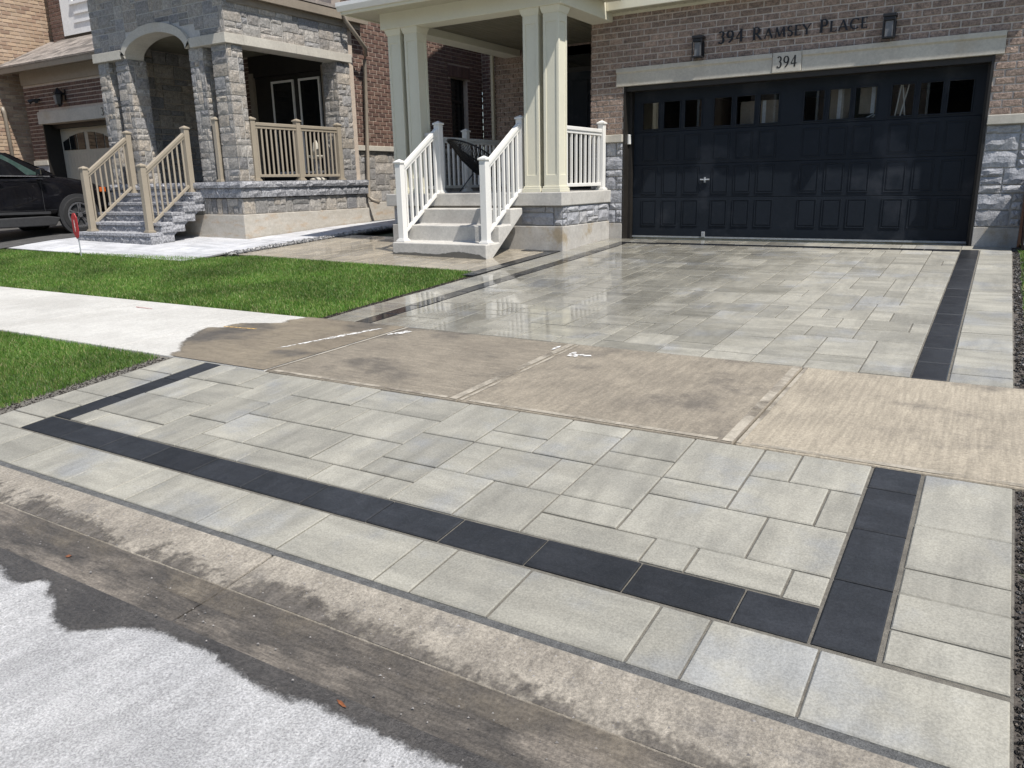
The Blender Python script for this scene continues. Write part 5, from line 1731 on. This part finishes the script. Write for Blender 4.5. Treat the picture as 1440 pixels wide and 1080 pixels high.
def side_pt(s, t, off=.012):
    """point on the right-hand glasshouse side at station s, height fraction t"""
    for (a, b) in zip(CS, CS[1:]):
        if a[0] <= s <= b[0]:
            f = (s - a[0]) / (b[0] - a[0])
            q = [a[i] + (b[i] - a[i]) * f for i in range(5)]
            return (cx + q[2] + (q[4] - q[2]) * t + off, Yc(s), cg + q[1] + (q[3] - .02 - q[1]) * t)


for quad in ([(1.52, .10), (2.12, .90), (2.62, .92), (2.66, .06)], [(2.78, .06), (2.74, .92), (3.58, .90), (3.66, .08)], [(3.74, .1), (3.68, .9), (4.1, .82), (4.3, .2)]):
    MB().add([side_pt(*q) for q in quad], [(0, 1, 2, 3)]).build('side_window', 'car_glass', car)
MB().add([(cx - .74, Yc(1.20), cg + 1.20), (cx + .74, Yc(1.20), cg + 1.20), (cx + .60, Yc(2.0), cg + 1.61), (cx - .60, Yc(2.0), cg + 1.61)], [(0, 1, 2, 3)]).build(
    'windscreen', 'car_glass', car)
MB().sweep((cx + .962, Yc(1.4), cg + 1.145), (cx + .972, Yc(4.3), cg + 1.185), .012, .02).build('belt_trim', 'chrome', car)
MB().prism([(Yc(1.42), .24), (Yc(1.30), .40), (Yc(1.55), .44), (Yc(3.1), .42), (Yc(3.25), .40), (Yc(3.15), .24)], 'x', cx + .90, cx + .962).build('sill_cladding', 'car_plastic', car, bevel=0.02)
MB().sweep((cx + .955, Yc(1.5), cg + .43), (cx + .965, Yc(3.1), cg + .45), .03, .05).build('sill_trim', 'car_plastic', car)
mr = MB().box(cx + .96, cx + 1.14, Yc(1.62) - .06, Yc(1.62) + .06, cg + 1.16, cg + 1.30).build('mirror', 'car_paint', car, bevel=0.03)
for s in (2.0, 3.1):
    MB().box(cx + .95, cx + .985, Yc(s + .42) - .09, Yc(s + .42) + .09, cg + 1.02, cg + 1.05).build('door_handle', 'car_paint', car, bevel=0.008)
MB().sweep((cx + .953, Yc(1.60), cg + .40), (cx + .953, Yc(1.60), cg + 1.10), .004, .008, (0, 1, 0)).build('door_seam', 'car_plastic', car)
MB().box(cx + .84, cx + .915, Yc(.22), Yc(.03), cg + .80, cg + .92).build('headlight', 'glass_lamp', car, bevel=0.02)
MB().box(cx + .885, cx + .925, Yc(.36), Yc(.22), cg + .82, cg + .92).build('marker_light', 'amber', car, bevel=0.01)
for sx in (1, -1):
    for s in (0.90, 3.72):
        wy, wz = Yc(s), cg + .365
        x0 = cx + sx * .945

        def disc(r0, r1, xa, xb, n=32):
            b = MB()
            vs = []
            for (r, x) in ((r0, xa), (r1, xa), (r1, xb), (r0, xb)):
                vs += [(x, wy + r * math.cos(2 * math.pi * k / n), wz + r * math.sin(2 * math.pi * k / n)) for k in range(n)]
            fs = []
            for q in range(4):
                q2 = (q + 1) % 4
                fs += [(q * n + k, q * n + (k + 1) % n, q2 * n + (k + 1) % n, q2 * n + k) for k in range(n)]
            return b.add(vs, fs)
        disc(.36, .43, x0 - sx * .05, x0 + sx * .022).build('wheel_arch', 'car_plastic', car)
        disc(.0005, .40, x0 - sx * .04, x0 - sx * .012).build('arch_liner', 'car_plastic', car)
        ty = disc(.255, .362, x0 - sx * .20, x0 + sx * .035).build('wheel', 'tyre', car, bevel=0.02)
        rm = disc(.225, .258, x0 - sx * .15, x0 + sx * .030)
        for k in range(5):
            for e in (-.13, .13):
                a = 2 * math.pi * k / 5 + math.pi / 2
                p0 = Vector((x0 + sx * .018, wy + .05 * math.cos(a), wz + .05 * math.sin(a)))
                p1 = Vector((x0 + sx * .018, wy + .24 * math.cos(a + e), wz + .24 * math.sin(a + e)))
                rm.sweep(p0, p1, .03, .02, (1, 0, 0))
        rm.tube([(x0 - sx * .02, wy, wz), (x0 + sx * .026, wy, wz)], .055, 14)
        rm.build('rim', 'chrome', ty)
        disc(.001, .23, x0 - sx * .10, x0 - sx * .07).build('brake_disc', 'car_plastic', ty)

# ------------------------------------------------------------------ small things
t_ = thing('stake_sign', (-7.79, -4.52, -0.09), 'small red plastic marker on a thin metal stake in the lawn', 'sign')
MB().tube([(-7.79, -4.52, -0.14), (-7.79, -4.52, 0.32)], .010, 8).build('stake', 'galvanised', t_)
MB().prism([(-7.85, .22), (-7.87, .28), (-7.865, .50), (-7.82, .57), (-7.76, .57), (-7.715, .50), (-7.71, .28), (-7.74, .18), (-7.79, .15)], 'y', -4.55, -4.535).build('plate', 'red_plastic', t_, bevel=0.004)
MB().box(-7.80, -7.785, -4.5535, -4.5505, .27, .46).build('plate_mark', 'residue_white', t_)
t_ = thing('storage_bin', (5.78, -0.15, 0), 'dark brown storage bin at the right corner of the garage', 'bin')
MB().add([(5.50, -.45, -.06), (6.1, -.45, -.06), (6.1, .25, -.06), (5.50, .25, -.06), (5.475, -.48, .80), (6.13, -.48, .80), (6.13, .28, .80), (5.475, .28, .80)],
         [(3, 2, 1, 0), (4, 5, 6, 7), (0, 1, 5, 4), (1, 2, 6, 5), (2, 3, 7, 6), (3, 0, 4, 7)]).build('tub', 'bin_brown', t_, bevel=0.02)
MB().box(5.46, 6.15, -.50, .29, .80, .87).build('lid', 'metal_black', t_, bevel=0.02)
MB().prism([(5.515, .06), (5.63, .06), (5.63, .20), (5.512, .20)], 'y', -.473, -.468).build('sticker', 'white_paper', t_)
t_ = thing('side_gate', (6.0, 0.6, 0), 'dark brown board gate closing the gap beside the garage', 'gate')
for k in range(8):
    MB().box(5.462 + k * .14, 5.596 + k * .14, 0.58, 0.60, -0.05, 1.75).build('board', 'bin_brown', t_)
for z in (0.25, 1.4):
    MB().box(5.462, 6.58, 0.601, 0.64, z, z + .09).build('gate_rail', 'bin_brown', t_)
# fallen leaves and twigs in the gutter
for k, (x, y, a, lab) in enumerate(((2.02, -10.33, .4, 'curled brown leaf in the dark gutter near the left edge'),
                                    (3.70, -10.455, -.3, 'long rusty leaf at the white asphalt edge'))):
    z = (-0.573 if y > -10.455 else street_z(x, y) + .006)
    c, s = math.cos(a), math.sin(a)
    L = .016 if k == 0 else .03
    W_ = .009 if k == 0 else .005
    pts = [(-L, 0, .002), (-L * .3, W_, .006), (L * .5, W_ * .8, .004), (L, 0, .008), (L * .5, -W_ * .8, .003), (-L * .3, -W_, .002), (0, 0, .0)]
    MB().add([(x + p[0] * c - p[1] * s, y + p[0] * s + p[1] * c, z + p[2]) for p in pts], [(6, 0, 1), (6, 1, 2), (6, 2, 3), (6, 3, 4), (6, 4, 5), (6, 5, 0)]).build(
        'fallen_leaf', 'leaf_rust', None, label=lab, cat='leaf')

# ------------------------------------------------------------------ houses across the street (seen only as reflections)
for k, (x0, m, lab) in enumerate(((-17.5, 'brick_tan', 'tan brick house across the street, left of the pair facing us'), (-5.5, 'brick_brown', 'brown brick house straight across the street'),
                                  (6.5, 'brick_tan', 'tan brick house across the street furthest right'), (-29.5, 'brick_brown', 'brown brick house across the street furthest left'))):
    t_ = thing('opposite_house', (x0 + 5.2, -34, -0.9), lab, 'house', 'houses across the street')
    MB().box(x0, x0 + 10.6, -40, -27, -0.9, 6.4).build('wall', m, t_)
    MB().prism([(-41, 6.4), (-33.5, 10.2), (-26.3, 6.4)], 'x', x0 - .5, x0 + 11.1).build('roof', 'shingle', t_)
    MB().box(x0 + .6, x0 + 5.4, -26.99, -26.9, -0.8, 1.7).build('garage_door', 'garage_tan', t_)
    MB().box(x0 + 7.6, x0 + 8.7, -26.99, -26.9, -0.4, 1.9).build('front_door', 'door_navy', t_)
    for (a, z) in ((1.2, 3.2), (4.2, 3.2), (7.6, 3.2)):
        f_ = ring(MB(), x0 + a, x0 + a + 1.8, z, z + 1.6, .1, 0, 1)
        f_ = MB()
        f_.box(x0 + a - .1, x0 + a + 1.9, -26.99, -26.92, z - .1, z + 1.7)
        f_ = f_.build('window', 'bay_white', t_)
        MB().box(x0 + a, x0 + a + 1.8, -26.919, -26.90, z, z + 1.6).build('pane', 'glass_dark', f_)
sheet('far_verge', 'lawn', -45, 45, -27, -18.6, 0.0, 2, 2, f=lambda x, y: -0.60)
